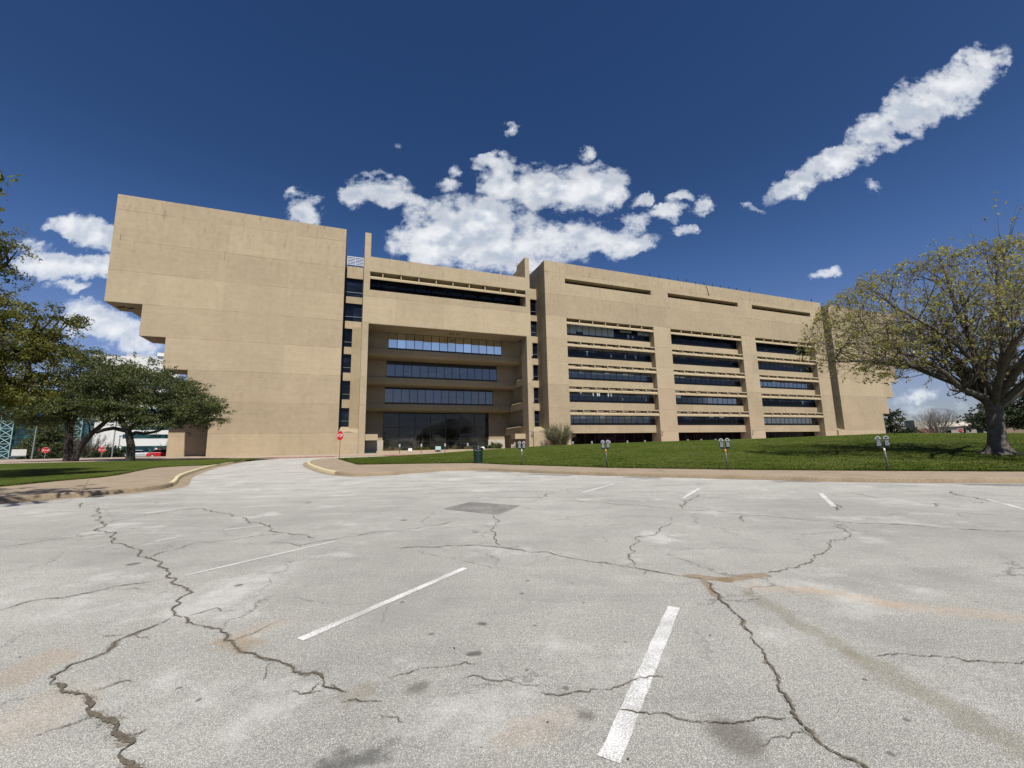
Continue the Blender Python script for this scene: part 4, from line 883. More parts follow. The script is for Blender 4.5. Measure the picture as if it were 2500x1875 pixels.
def stop_sign(loc, label, rz, height=2.83, s=.94, pole='redpole'):
    t = thing('stop_sign', loc, label, 'road sign', rz=rz); c = height - s / 2; r = s / 2 / math.cos(R(22.5))
    MB().tube([(0, .03, -.1), (0, .03, height - .08)], [.032, .032], 8).build('post', M[pole], t)
    pl = MB().prism([(a, c + b) for a, b in octagon(r)], 'v', -.006, 0).build('sign_plate', M['white'], t)
    MB().prism([(a, c + b) for a, b in octagon(r * .955)], 'v', -.012, -.0065).build('sign_face', M['red'], pl)
    text_mesh('STOP', s * .46, M['white'], 'lettering', pl, (0, -.014, c), width=s * .80)
    return t
stop_sign((-17.44, 42.49, .74), 'red octagonal STOP sign on thin reddish post at the island tip, before the left wing', -.40)
# litter bin
t = thing('litter_bin', on_walk(-2.5, 30.13), 'dark green slatted round litter bin with domed lid beside the lawn', 'bin')
mb = MB(); ns = 30
for i in range(ns):
    a = 2 * math.pi * i / ns; r0, r1 = .315, .33; w = .022
    ca, sa = math.cos(a), math.sin(a)
    P = lambda r, q, z: (r * ca - q * sa, r * sa + q * ca, z)
    mb.hexa([P(r0 - .02, -w, .05), P(r0, -w, .05), P(r0, w, .05), P(r0 - .02, w, .05), P(r1 - .02, -w, .98), P(r1, -w, .98), P(r1, w, .98), P(r1 - .02, w, .98)])
mb.lathe([(.28, .06), (.29, .06), (.30, .96), (.29, .96)], sides=24)
mb.build('slatted_body', M['green_can'], t)
MB().lathe([(.325, .58), (.34, .58), (.34, .63), (.325, .63)], sides=30).build('band', M['green_lid'], t)
MB().lathe([(.325, .96), (.36, .96), (.37, 1.02), (.37, 1.07), (.33, 1.09), (.26, 1.10)], sides=30).build('rim', M['green_lid'], t, smooth=True)
MB().lathe([(.27, 1.13), (.27, 1.17), (.22, 1.21), (.10, 1.235), (.01, 1.24)], sides=26).build('domed_lid', M['green_lid'], t, smooth=True)
MB().lathe([(.31, -.02), (.31, .05)], sides=24).build('base', M['black'], t)
mb = MB()
for a in range(-38, 39, 9):
    aa = R(-90 + a); mb.box(.335 * math.cos(aa) - .018, .335 * math.cos(aa) + .018, .335 * math.sin(aa) - .006, .335 * math.sin(aa) + .006, .885, .93)
mb.build('pale_marks', M['grey'], t)

# small boards in the planting bed
def board(u, v, z0, w, h, mat, name, label, leg=.25, tilt=0):
    t = thing(name, bl(u, v, z0), label, 'sign', rz=math.atan2(U.y, U.x))
    MB().box(-w / 2, w / 2, -.03, .03, leg, leg + h).build('board', M[mat], t, bevel=.01)
    mb = MB()
    for x in (-w * .35, w * .35): mb.box(x - .025, x + .025, .0, .05, -.3, leg)
    mb.build('legs', M['galv'], t); return t
board(11.1, -.3, 1.15, .62, .50, 'white', 'white_sign', 'small blank white board standing before the lobby planter', leg=.12)
board(15.8, .1, 1.2, .95, .60, 'aqua', 'blue_sign', 'pale blue information board at the lobby planter', leg=.2)
t = tag(MB().lathe([(.02, 0), (.38, .04), (.42, .22), (.33, .42), (.15, .5), (.02, .52)], tuple(bl(23.0, -2, 1.30)), 14).build('white_boulder', M['white'], smooth=True), 'white rounded boulder at the lawn edge just right of the green litter bin', 'boulder')

# ---------------------------------------------------------------- things far off on the left
def pole_lamp(loc, h, label, arm=True, name='lamp_post', mat='galv', group='thin poles beyond the left lawn'):
    t = thing(name, loc, label, 'pole', group)
    MB().tube([(0, 0, -.3), (.06 * h / 8, 0, h)], [.11, .075], 8).build('pole', M[mat], t)
    if arm: MB().box(-.1, .75, -.12, .12, h - .05, h + .12).build('lamp_head', M['dark'], t)
pole_lamp((-79.6, 70, .95), 7.2, 'tall leaning bare pole left of the forked oak trunk', arm=False)
pole_lamp((-75.84, 80, .95), 9.5, 'tall thin pole between the leaning and the right oak trunks', arm=False)
pole_lamp((-84.1, 90, .95), 4.6, 'short lamp post with box head near the right oak trunk', arm=True)
stop_sign((-68.6, 62, .95), 'small distant STOP sign hung with red streamers, left of the forked oak trunk', .85, 1.95, .78, 'galv')
stop_sign((-60.3, 62, .95), 'small distant STOP sign hung with red streamers, between the oak trunks', .80, 1.85, .75, 'galv')
for (x, y) in ((-68.6, 61.9), (-60.3, 61.9)):
    t = thing('red_streamer', (x, y, 2.55 if x < -65 else 2.45), 'red cloth streamers tied above the distant stop sign on the ' + ('left' if x < -65 else 'right'), 'streamer', rz=.8)
    mb = MB()
    for (x0, z0, x1, z1, w) in ((-.05, .12, -.22, .30, .06), (.1, .12, .32, .28, .09), (-.5, -.05, -.7, .06, .05)):
        mb.hexa([(x0 - w, -.03, z0), (x0 + w, -.03, z0), (x0 + w, .03, z0), (x0 - w, .03, z0), (x1 - w, -.03, z1), (x1 + w * .4, -.03, z1 + .08), (x1 + w * .4, .03, z1 + .08), (x1 - w, .03, z1)])
    mb.build('cloth', M['red'], t)
t = thing('white_seat_sign', (-76.0, 65, .95), 'pale grey slatted board on legs at the far left', 'sign', rz=.85)
mb = MB()
for i in range(8): mb.box(-.75, .75, -.02, .02, .85 + i * .12, .95 + i * .12)
mb.build('slatted_panel', M['white'], t)
MB().box(-.95, .75, -.3, 0, .72, .80).build('shelf', M['galv'], t)
mb = MB(); [mb.box(x, x + .07, -.05, .05, -.1, .8) for x in (-.8, .7)]; mb.build('legs', M['galv'], t)
t = thing('arrow_sign', (-63.4, 75, .95), 'white square sign with black arrow behind the red car', 'road sign', rz=.75)
MB().tube([(0, 0, 0), (0, 0, 1.6)], [.03, .03], 6).build('post', M['galv'], t)
MB().box(-.32, .32, -.02, 0, .75, 1.45).build('sign_plate', M['white'], t)
MB().box(-.17, .17, -.02, 0, 1.455, 1.75).build('sign_plate', M['white'], t)
mb = MB().hexa([(-.15, -.03, .85), (-.10, -.03, .85), (-.10, -.025, .85), (-.15, -.025, .85), (.10, -.03, 1.25), (.15, -.03, 1.25), (.15, -.025, 1.25), (.10, -.025, 1.25)])
mb.hexa([(-.05, -.03, 1.25), (.17, -.03, 1.05), (.17, -.025, 1.05), (-.05, -.025, 1.25), (-.02, -.03, 1.32), (.17, -.03, 1.32), (.17, -.025, 1.32), (-.02, -.025, 1.32)]); mb.build('arrow', M['black'], t)
def car(loc, rz, paint, label, L=4.5, group=None):
    t = thing('parked_car', loc, label, 'car', group, rz); W_ = .88
    b = MB()
    side = [(-L / 2, .35), (-L / 2 + .05, .75), (-L / 2 + .25, .88), (-L * .24, .95), (L * .18, .95), (L / 2 - .35, .85), (L / 2 - .05, .68), (L / 2, .35), (L / 2 - .3, .22), (-L / 2 + .3, .22)]
    b.prism([(y, z) for y, z in side], 'v', -W_, W_); b.build('body', M[paint], t, bevel=.05)
    cab = MB(); c0 = [(-L * .36, -.80, .94), (L * .22, -.80, .94), (L * .22, .80, .94), (-L * .36, .80, .94)]; c1 = [(-L * .27, -.62, 1.42), (L * .06, -.62, 1.42), (L * .06, .62, 1.42), (-L * .27, .62, 1.42)]
    cab.hexa(c0 + c1).build('windows', M['glass_dark'], t)
    MB().box(-L * .26, L * .05, -.61, .61, 1.415, 1.46).build('roof', M[paint], t, bevel=.02)
    for x in (-L * .31, L * .31):
        for y in (-W_ + .05, W_ - .05):
            w = MB().tube([(x, y - .11, .32), (x, y + .11, .32)], [.32, .32], 18).build('wheel', M['rubber'], t); MB().tube([(x, y - .125, .32), (x, y + .125, .32)], [.19, .19], 12).build('rim', M['silver'], w)
    for y in (-.6, .6): MB().box(L / 2 - .08, L / 2 - .015, y - .17, y + .17, .58, .70).build('headlight', M['white'], t)
    return t
car((-62.5, 75.6, .98), R(35), 'redpaint', 'red parked car at the corner of the left wing, under the oak')
car((-74.6, 84.8, .98), R(30), 'silver', 'silver parked car left of the red car, behind the oak trunk')
# far office buildings on the left
def far_building(loc, rz, w, d, h, label, bands, bandmat, wallmat, name, side_bands=True, band_u=(0, 1)):
    t = thing(name, loc, label, 'building', rz=rz)
    MB().box(0, w, 0, d, -1, h).build('walls', M[wallmat], t)
    for z0, z1 in bands:
        MB().box(w * band_u[0], w * band_u[1] + .1, -.12, d * .5, z0, z1).build('window_band', M[bandmat], t)
    return t
fb = far_building((-206, 201, .9), R(40), 34, 30, 50.5, 'white office building with dark green window bands behind the oaks', [(8.9 + 4.35 * i, 10.9 + 4.35 * i) for i in range(8)] + [(.3, 5.0)], 'farglass', 'farwhite', 'white_office_building', band_u=(.42, 1))
MB().box(12, 34, 3, 15, 50.5, 52.6).build('roof_plant', M['silver'], fb); MB().box(24, 28, 2, 12, 52.6, 54.4).build('roof_plant', M['farwhite'], fb); MB().box(28.5, 33, 2, 12, 52.6, 53.6).build('roof_plant', M['dark'], fb)
gb = thing('glass_office_tower', (-186, 150, .9), 'dark teal glass building with white diagonal bracing at the far left', 'building', rz=R(40))
MB().box(0, 24, 0, 20, -1, 26).build('glass_facade', M['farglass'], gb)
mb = MB()
for i in range(13): mb.box(0, 24.05, -.1, -.02, 2 * i + .9, 2 * i + 1.1)
for j in range(12): mb.box(2 * j - .04, 2 * j + .04, -.14, -.1, 0, 26)
mb.build('mullions', M['dark'], gb)
for x0 in (1.8, 19.4):
    mb = MB(); r = .13
    for x in (x0, x0 + 3.0): mb.tube([(x, -1.2, -1), (x, -1.2, 26.5)], [r, r], 6)
    for i in range(10):
        z = 2.7 * i; mb.tube([(x0, -1.2, z), (x0 + 3.0, -1.2, z + 2.5)], [r * .9] * 2, 6); mb.tube([(x0 + 3.0, -1.2, z), (x0, -1.2, z + 2.5)], [r * .9] * 2, 6); mb.tube([(x0, -1.2, z), (x0 + 3.0, -1.2, z)], [r * .7] * 2, 6)
    mb.build('bracing', M['teal'], gb)
# ---------------------------------------------------------------- things far off on the right
t = thing('beige_house', (151.5, 150, 1.2), 'low cream building behind the distant no entry sign', 'building', rz=R(-45))
MB().box(0, 13, 0, 10, -1, 4.6).build('walls', M['cream'], t)
MB().prism([(-.4, 4.6), (10.4, 4.6), (5, 6.2)], 'u', -.4, 13.4).build('roof', M['cream'], t)
for x in (1.5, 5, 9): MB().box(x, x + 1.4, -.06, 0, 1.8, 3.4).build('window', M['glass_dark'], t)
t = thing('grey_brick_building', (232, 262, 2), 'low pale building with dark block left of the bare tree', 'building', rz=R(-40))
MB().box(0, 9, 0, 12, -1, 7.4).build('wall', M['cream'], t); MB().box(9, 13, 0, 12, -1, 11).build('tower', M['dark'], t); MB().box(13, 34, 0, 14, -1, 10).build('wall', M['cream'], t); MB().box(13, 34, -.2, 0, 2, 5.8).build('brick_front', M['brick'], t)
t = thing('no_entry_sign', (74.2, 70, 1.2), 'round red no entry sign on square white plate in front of the cream building', 'road sign', rz=R(-46))
MB().tube([(0, .03, 0), (0, .03, 2.1)], [.03, .03], 6).build('post', M['galv'], t); MB().box(-.33, .33, -.01, .01, 1.4, 2.05).build('plate', M['white'], t)
pl = MB().prism([(.29 * math.cos(R(i * 18)), 1.72 + .29 * math.sin(R(i * 18))) for i in range(20)], 'v', -.02, -.011).build('disc', M['red'], t); MB().box(-.2, .2, -.028, -.021, 1.68, 1.76).build('bar', M['white'], pl)
car((150.5, 141, 1.5), R(-40), 'silver', 'silver parked car beyond the lawn, left of the big tree trunk')
car((154.5, 138, 1.5), R(-40), 'dgalv', 'dark parked car beyond the lawn, beside the big tree trunk')
t = thing('brick_shed', (105.0, 91.5, 1.2), 'low rounded brown brick shed right of the big tree trunk', 'shed', rz=R(-50))
MB().prism([(0, -1), (4.2, -1), (4.2, 1.6), (3.6, 2.3), (2.8, 2.7), (1.4, 2.7), (.6, 2.3), (0, 1.6)], 'v', 0, 4).build('walls', M['tanbrick'], t)
# ================================================================ trees
def leaves(name, pos, size, mat, parent, seed=0, aspect=.55, jit=.4, droop=0):
    r = np.random.default_rng(seed); pos = np.asarray(pos, dtype=np.float64); n = len(pos)
    a = r.normal(size=(n, 3)); a /= np.linalg.norm(a, axis=1)[:, None]
    b = r.normal(size=(n, 3)); b -= a * (a * b).sum(1)[:, None]; b /= np.linalg.norm(b, axis=1)[:, None]
    s = size * (1 + jit * r.uniform(-1, 1, n))[:, None]
    l = a * s * .5; w = b * s * .5 * aspect
    v = np.empty((n, 4, 3)); v[:, 0] = pos - l; v[:, 1] = pos + w; v[:, 2] = pos + l; v[:, 3] = pos - w
    me = bpy.data.meshes.new(name); me.vertices.add(4 * n); me.vertices.foreach_set('co', v.ravel())
    me.loops.add(4 * n); me.loops.foreach_set('vertex_index', np.arange(4 * n, dtype=np.int32))
    me.polygons.add(n); me.polygons.foreach_set('loop_start', np.arange(0, 4 * n, 4, dtype=np.int32)); me.polygons.foreach_set('loop_total', np.full(n, 4, dtype=np.int32))
    me.update(); me.validate(); me.materials.append(mat)
    o = bpy.data.objects.new(name, me); COL.objects.link(o); o.parent = parent; return o
def spread(rnd, d, ang):
    ax = Vector((rnd.gauss(0, 1), rnd.gauss(0, 1), rnd.gauss(0, 1))).cross(d)
    if ax.length < 1e-4: ax = d.orthogonal()
    return (Matrix.Rotation(ang, 3, ax.normalized()) @ d).normalized()
class Tree:
    def __init__(s, seed, inside, sag=0., upb=.10): s.r = random.Random(seed); s.limb = MB(); s.twig = MB(); s.tips = []; s.inside = inside; s.upb = upb
    def grow(s, p, d, L, rad, depth, kids, ang=(.5, 1.0), wig=.16):
        r = s.r; n = 5 if depth > 1 else 3; pts = [p]; rr = [rad]; q = p; seg = L / n
        for i in range(n):
            d = (d + Vector((r.gauss(0, wig), r.gauss(0, wig), r.gauss(0, wig) + s.upb))).normalized()
            q2 = q + d * seg
            if not s.inside(q2):
                d = (d + (s.centre - q2).normalized() * .45).normalized(); q2 = q + d * seg * .6
                if not s.inside(q2) and i > 1: break
            q = q2; pts.append(q); rr.append(max(rad * (1 - .62 * (i + 1) / n), .004))
        tgt = s.limb if rad > .035 else s.twig
        tgt.tube(pts, rr, 7 if rad > .1 else (5 if rad > .035 else 3), cap=False)
        if depth == 0:
            s.tips += [(pts[j], d) for j in range(1, len(pts))]; return
        for k_ in range(kids[depth]):
            f = r.uniform(.25, 1.0) if k_ else 1.0; j = f * (len(pts) - 1); i0 = min(int(j), len(pts) - 2); pp = pts[i0].lerp(pts[i0 + 1], j - i0)
            dd_ = (pts[i0 + 1] - pts[i0]).normalized(); dd_ = spread(r, dd_, r.uniform(*ang) * (.45 if k_ == 0 else 1))
            s.grow(pp, dd_, L * r.uniform(.55, .78), max(rad * (1 - .6 * f) * .72, .006), depth - 1, kids, ang, wig)

# --- the big budding tree on the right
bp = Vector((27.36, 24.0, lawn_z(27.36, 24.0) - .12))
t = thing('budding_tree', bp, 'large spreading tree in yellow-green bud with thick grey trunk on the right lawn', 'tree')
cc = Vector((28.6, 24.6, 7.0))
def inside(p):
    q = p - cc; return (q.x / 10.3) ** 2 + (q.y / 9.0) ** 2 + (q.z / (5.9 if q.z > 0 else 1.9)) ** 2 < 1
T = Tree(11, inside, upb=.05); T.centre = cc
mbk = MB(); P0 = bp
rad = [.92, .60, .44, .375, .35, .355, .40]
pts = [P0 + Vector(q) for q in [(0, 0, -.25), (0.0, 0, .1), (.02, 0, .5), (.08, 0, 1.1), (.15, 0, 1.8), (.2, 0, 2.5), (.25, 0, 3.1)]]
mbk.tube(pts, rad, 20)
for a in (0, 55, 115, 170, 230, 300):   # root flare
    dx, dy = math.cos(R(a)), math.sin(R(a)); L = .9 + .3 * math.sin(a)
    mbk.tube([P0 + Vector((dx * .2, dy * .2, .55)), P0 + Vector((dx * .62, dy * .62, .10)), P0 + Vector((dx * (.75 + L), dy * (.75 + L), -.06))], [.22, .15, .05], 8)
fork = P0 + Vector((.22, 0, 2.7))
T.limb = mbk
limbs = [([(0, 0, 0), (-.9, -.2, .55), (-2.0, -.4, 1.2), (-3.0, -.5, 2.1), (-4.2, -.6, 2.9), (-5.6, -.7, 3.3)], .19),
         ([(0, 0, .1), (-1.0, .3, 1.3), (-2.3, .6, 2.3), (-4.1, .7, 2.9), (-6.2, .6, 3.1), (-7.8, .4, 2.9)], .20),
         ([(0, 0, .2), (-.8, -.3, 1.8), (-1.9, -.6, 3.4), (-3.6, -1.0, 4.6), (-5.2, -1.2, 5.4)], .19),
         ([(0, 0, .2), (-.2, .1, 2.2), (-.5, .3, 4.2), (-.6, .5, 6.2), (-.7, .6, 8.0)], .24),
         ([(.1, 0, .2), (.9, 0, 1.9), (1.5, .1, 3.6), (1.7, .2, 5.6), (1.9, .2, 7.6)], .25),
         ([(.1, 0, 0), (1.2, .2, 1.3), (2.8, .4, 2.6), (4.6, .6, 3.6), (6.5, .6, 4.2)], .21),
         ([(.1, 0, 0), (1.3, -.8, 1.2), (2.6, -2.0, 2.2), (4.0, -3.4, 3.0)], .22),
         ([(0, 0, .2), (-.3, -1.2, 1.5), (-.8, -2.8, 2.8), (-1.4, -4.4, 3.6), (-1.8, -5.8, 3.9)], .22),
         ([(0, 0, .2), (-.5, 1.3, 1.6), (-1.4, 2.9, 2.9), (-2.4, 4.6, 3.6)], .22),
         ([(0, 0, .2), (.7, 1.6, 1.8), (1.2, 3.4, 3.2), (1.8, 5.2, 4.0)], .20),
         ([(0, 0, .1), (-1.2, -1.6, 1.6), (-2.6, -3.6, 2.8), (-4.0, -5.4, 3.3)], .20),
         ([(.1, 0, 0), (.4, -2.2, 1.8), (.6, -4.4, 3.0), (.4, -6.2, 3.5)], .20),
         ([(0, 0, .3), (-.7, .7, 2.6), (-1.8, 1.4, 4.6), (-2.9, 1.8, 6.2)], .24)]
rr_ = random.Random(2)
for pl, r0 in limbs:
    pts = [fork + Vector(q) for q in pl]
    pts = [pts[0]] + [p + Vector((rr_.gauss(0, .09), rr_.gauss(0, .09), rr_.gauss(0, .08))) for p in pts[1:]]
    n = len(pts); rads = [r0 * (1 - .72 * i / (n - 1)) for i in range(n)]; mbk.tube(pts, rads, 9)
    for i in range(1, n):
        for k_ in range(4 if i > 1 else 2):
            f = rr_.random(); p = pts[i - 1].lerp(pts[i], f); d0 = (pts[i] - pts[i - 1]).normalized(); d = spread(rr_, d0, rr_.uniform(.4, 1.15))
            if d.z < -.35: d.z *= -.3; d.normalize()
            T.grow(p, d, rr_.uniform(2.1, 3.6), rads[i] * .42 + .012, 3, {3: 4, 2: 3, 1: 3}, (.35, .9), .12)
    T.grow(pts[-1], (pts[-1] - pts[-2]).normalized(), 3.0, rads[-1], 3, {3: 5, 2: 4, 1: 3}, (.35, .9), .12)
for bx, by, bz, hh in ((29.9, 24, 10.2, 2.9), (32.5, 24, 9.6, 2.6)):
    T.inside = lambda p: True; T.grow(Vector((bx, by, bz)), Vector((-.05, 0, 1)), hh, .06, 2, {2: 5, 1: 3}, (.25, .6), .06)
mbk.build('trunk', M['barkgrey'], t).matrix_parent_inverse = Matrix.Translation(-bp)
tw = T.twig.build('twigs', M['twig'], t); tw.matrix_parent_inverse = Matrix.Translation(-bp)
rng = np.random.default_rng(5); tp = np.array([p[:] for p, d in T.tips])
sel = rng.random(len(tp)) < .38; tp = tp[sel]
pos = (tp[:, None, :] + rng.normal(0, .055, (len(tp), 4, 3))).reshape(-1, 3)
print('budding tips', len(tp), 'leaves', len(pos))
leaves('crown', pos, .13, M['budleaf'], t, 3, .6).matrix_parent_inverse = Matrix.Translation(-bp)
dk = pos[rng.random(len(pos)) < .012]
for i, c in enumerate([(24.0, 24.5, 11.0), (26.2, 24.2, 11.9), (29.0, 24.0, 11.4)]):
    pp = np.array(c) + rng.normal(0, (.3, .3, .13), (70, 3)); o = leaves('seed_clump', pp, .10, M['barkgrey'], t, 20 + i, .8); o.matrix_parent_inverse = Matrix.Translation(-bp)

# --- live oaks on the left
def clump_leaves(clumps, dens, rng, spray=26, sr=.42):
    """leaf sprays gathered on boughs: sprays cluster round bough centres, so gaps of sky stay between them"""
    out = []
    for (x, y, z, rx, ry, rz) in clumps:
        vol = rx * ry * rz; nb = max(4, int(dens * vol ** .72 / 9)); r3 = np.array((rx, ry, rz))
        d = rng.normal(size=(nb, 3)); d /= np.linalg.norm(d, axis=1)[:, None]
        c = np.array((x, y, z)) + d * (rng.uniform(.25, 1.0, nb) ** .55)[:, None] * r3
        k_ = rng.integers(6, 13, nb); c = np.repeat(c, k_, axis=0); n = len(c); f = min(1.0, .32 + .10 * vol ** .33)
        c = c + rng.normal(size=(n, 3)) * np.array((.95, .95, .38)) * f * (sr / .36)
        s = rng.uniform(.4, 1.15, n)
        pts = c[:, None, :] + rng.normal(size=(n, spray, 3)) * (sr * .72 * s)[:, None, None] * np.array((1, 1, .5))
        out.append(pts.reshape(-1, 3))
    return np.concatenate(out)
def oak(name, base, label, trunk_lines, clumps, dens, mat, seed, leaf=.17, spray=26, sr=.36, bark='barkdark', group=None, jagged=60):
    b = Vector(base); t = thing(name, b, label, 'tree', group); mb = MB(); rnd = random.Random(seed); rng = np.random.default_rng(seed)
    for pts, r0, r1 in trunk_lines:
        pts = [Vector(p) for p in pts]; n = len(pts)
        mb.tube(pts, [r0 + (r1 - r0) * (i / (n - 1)) ** .8 for i in range(n)], 12)
    top = Vector(trunk_lines[0][0][-1])
    allp = [Vector(p) for pts, _, _ in trunk_lines for p in pts[len(pts) // 2:]]
    for (x, y, z, rx, ry, rz) in clumps:
        for k_ in range(5):
            e = Vector((x + rnd.gauss(0, rx * .4), y + rnd.gauss(0, ry * .4), z + rnd.gauss(0, rz * .35)))
            s0 = min(allp, key=lambda p: (p - e).length + rnd.uniform(0, 1.5)); mdl = s0.lerp(e, .5) + Vector((rnd.gauss(0, .3), rnd.gauss(0, .3), rnd.gauss(0, .25)))
            mb.tube([s0, s0.lerp(mdl, .5), mdl, e], [.11, .09, .065, .02], 6, cap=False)
    inv = Matrix.Translation(-b)
    mb.build('trunk', M[bark], t).matrix_parent_inverse = inv
    pos = clump_leaves(clumps, dens, rng, spray, sr)
    # ragged sprigs reaching past the outline
    ex = []
    for (x, y, z, rx, ry, rz) in clumps:
        for k_ in range(jagged // len(clumps) + 2):
            d = Vector((rnd.gauss(0, 1), rnd.gauss(0, .6), rnd.gauss(0, 1))).normalized(); s0 = Vector((x + d.x * rx, y + d.y * ry, z + d.z * rz)); L = rnd.uniform(.3, 1.0)
            for j in range(26): ex.append(s0 + d * L * rnd.random() + Vector((rnd.gauss(0, .09), rnd.gauss(0, .09), rnd.gauss(0, .09))))
    pos = np.concatenate([pos, np.array([p[:] for p in ex])])
    leaves('crown', pos, leaf, M[mat], t, seed, .6).matrix_parent_inverse = inv
    print(name, len(pos)); return t
gz = lambda x, y: G(x, y)
oak('live_oak', (-41.66, 46, .75), 'spreading live oak with curved dark trunk beside the left wing', [
    ([(-41.3, 46, .2), (-41.55, 46, .9), (-41.63, 46, 2.49), (-42.1, 46, 4.05), (-42.94, 46, 5.19), (-43.3, 46, 6.3), (-43.1, 46, 8)], .50, .15),
    ([(-41.9, 46, 3.7), (-41.3, 46, 4.0), (-40.4, 45.9, 3.85), (-39.4, 45.8, 3.95), (-38.6, 45.7, 4.1), (-37.7, 45.6, 4.5), (-36.7, 45.5, 5.2)], .21, .09),
    ([(-42.3, 46, 4.2), (-41.4, 46.5, 5.2), (-40.2, 47, 6.1), (-38.5, 47, 7.2)], .26, .12),
    ([(-42.4, 46, 4.2), (-43.6, 45.8, 4.5), (-44.6, 45.8, 4.35), (-45.6, 46, 4.1)], .22, .17)], OAK_A[:8], 36, 'oakleaf', 21, group='live oaks on the left lawn')
oak('live_oak', (-50.4, 48, .95), 'forked upright live oak, its trunk touching the leaning oak', [
    ([(-50.4, 48, .2), (-50.45, 48, 1.0), (-50.61, 48, 3.13), (-50.74, 48, 4.76), (-51.2, 48, 5.6), (-51.9, 48, 6.33), (-53.2, 48, 7.2)], .50, .15),
    ([(-50.7, 48, 4.5), (-50.4, 48, 5.69), (-49.7, 48, 6.6), (-48.9, 48, 8.2)], .26, .1)], OAK_B[:5] + OAK_B[6:], 30, 'oakleaf', 22, group='live oaks on the left lawn')
oak('live_oak', (-49.4, 47.8, .95), 'live oak with strongly leaning trunk between the two other oaks', [
    ([(-49.7, 47.8, .3), (-49.5, 47.8, .99), (-49.2, 47.8, 2.3), (-48.1, 47.8, 3.9), (-46.8, 47.8, 5.1), (-45.7, 47.8, 6.2), (-45.0, 47.8, 7.4)], .42, .15)], [OAK_B[5], (-45.8, 47.8, 7.3, 2.6, 3.2, 1.8), (-46.5, 47.5, 10.2, 1.8, 3, 1.3)], 32, 'oakleaf', 23, group='live oaks on the left lawn')
near = lambda L, f=.75: [tuple([c[0] * f, c[1] * f, 1.6 + (c[2] - 1.6) * f] + [c[3] * f * .85, c[4] * f * .38, c[5] * f * .9]) for c in L]
oak('live_oak', (-29.5, 21, .42), 'tall bright green live oak cut off by the left edge', [
    ([(-29.5, 21, .2), (-29.4, 21, 2.3), (-29.6, 21, 4), (-29.2, 21, 6.3), (-28.6, 21, 8.5), (-28.2, 21, 11)], .45, .14), ([(-29.5, 21, 3.5), (-28.2, 21.2, 5), (-26.6, 21, 6.0), (-25.0, 21, 6.9)], .19, .07)],
    near(OAK_L) + [(-31, 22, 8, 3.5, 4, 4), (-25.6, 18.5, 6.5, 1.6, 2.4, 1.2)], 88, 'oakleaf2', 24, leaf=.115, group='live oaks on the left lawn', spray=24, sr=.26, jagged=170)
# a neighbour just outside the frame whose shadow crosses the left sidewalk
oak('live_oak', (-21.5, 6.5, .2), 'live oak beyond the left edge whose shade falls on the near sidewalk', [
    ([(-21.5, 6.5, 0), (-21.4, 6.5, 2), (-21, 6.8, 4), (-20, 7, 6)], .35, .12)], [(-15.2, 9.4, 8.1, 2.0, 1.7, .8), (-17.5, 8.6, 7.4, 1.7, 1.2, .6), (-14.0, 7.6, 8.3, 2.0, 1.8, .9), (-19.4, 8.4, 7.8, 2.2, 1.5, .9), (-24, 11, 8.2, 2.4, 2.2, 1.1), (-26.5, 13.5, 8, 2.2, 2.0, 1.1), (-20, 5, 8, 3, 2, 1.2)], 16, 'oakleaf', 25, leaf=.2, group='live oaks on the left lawn', spray=20, sr=.4)

# --- twiggy spring bush before the building
def twiggy(name, base, h, w, label, cat, n, seed, leafmat, bark, leafn=3, leafs=.12, group=None, fan=.75, rad=.035, depth2=4):
    b = Vector(base); t = thing(name, b, label, cat, group); rnd = random.Random(seed); mb = MB(); tips = []
    for i in range(n):
        a = rnd.uniform(0, 2 * math.pi); k_ = rnd.uniform(.08, 1) ** .7; d = Vector((math.cos(a) * k_ * fan, math.sin(a) * k_ * fan, 1)).normalized(); L = h * rnd.uniform(.7, 1.0) * (1 - .25 * k_)
        p = b + Vector((math.cos(a) * .12 * w, math.sin(a) * .12 * w, -.1)); pts = [p]; 
        for j in range(6):
            d = (d + Vector((math.cos(a) * .03, math.sin(a) * .03, .02)) + Vector((rnd.gauss(0, .06), rnd.gauss(0, .06), rnd.gauss(0, .04)))).normalized(); p = p + d * L / 6; pts.append(p)
        mb.tube(pts, [rad * (1 - .13 * j) for j in range(7)], 4, cap=False)
        for j in range(1, 7):
            for q in range(depth2):
                s0 = pts[j - 1].lerp(pts[j], rnd.random()); dd_ = spread(rnd, (pts[j] - pts[j - 1]).normalized(), rnd.uniform(.25, .8)); e = s0 + dd_ * h * rnd.uniform(.08, .22)
                mb.tube([s0, s0.lerp(e, .5) + Vector((0, 0, .02)), e], [rad * .4, rad * .3, rad * .15], 3, cap=False); tips += [s0.lerp(e, f) for f in (.4, .7, 1)]
    inv = Matrix.Translation(-b); mb.build('branches', M[bark], t).matrix_parent_inverse = inv
    if leafn:
        rng = np.random.default_rng(seed); tp = np.array([q[:] for q in tips]); pos = (tp[:, None, :] + rng.normal(0, leafs * .6, (len(tp), leafn, 3))).reshape(-1, 3)
        leaves('foliage', pos, leafs, M[leafmat], t, seed, .6).matrix_parent_inverse = inv
    return t
p = bl(36.7, -4.2, 1.15)
twiggy('spring_bush', p, 5.0, 3, 'tall twiggy bush coming into leaf against the corner of the right block', 'bush', 60, 7, 'bushleaf', 'twig', 2, .12, fan=.78, rad=.045, depth2=10)
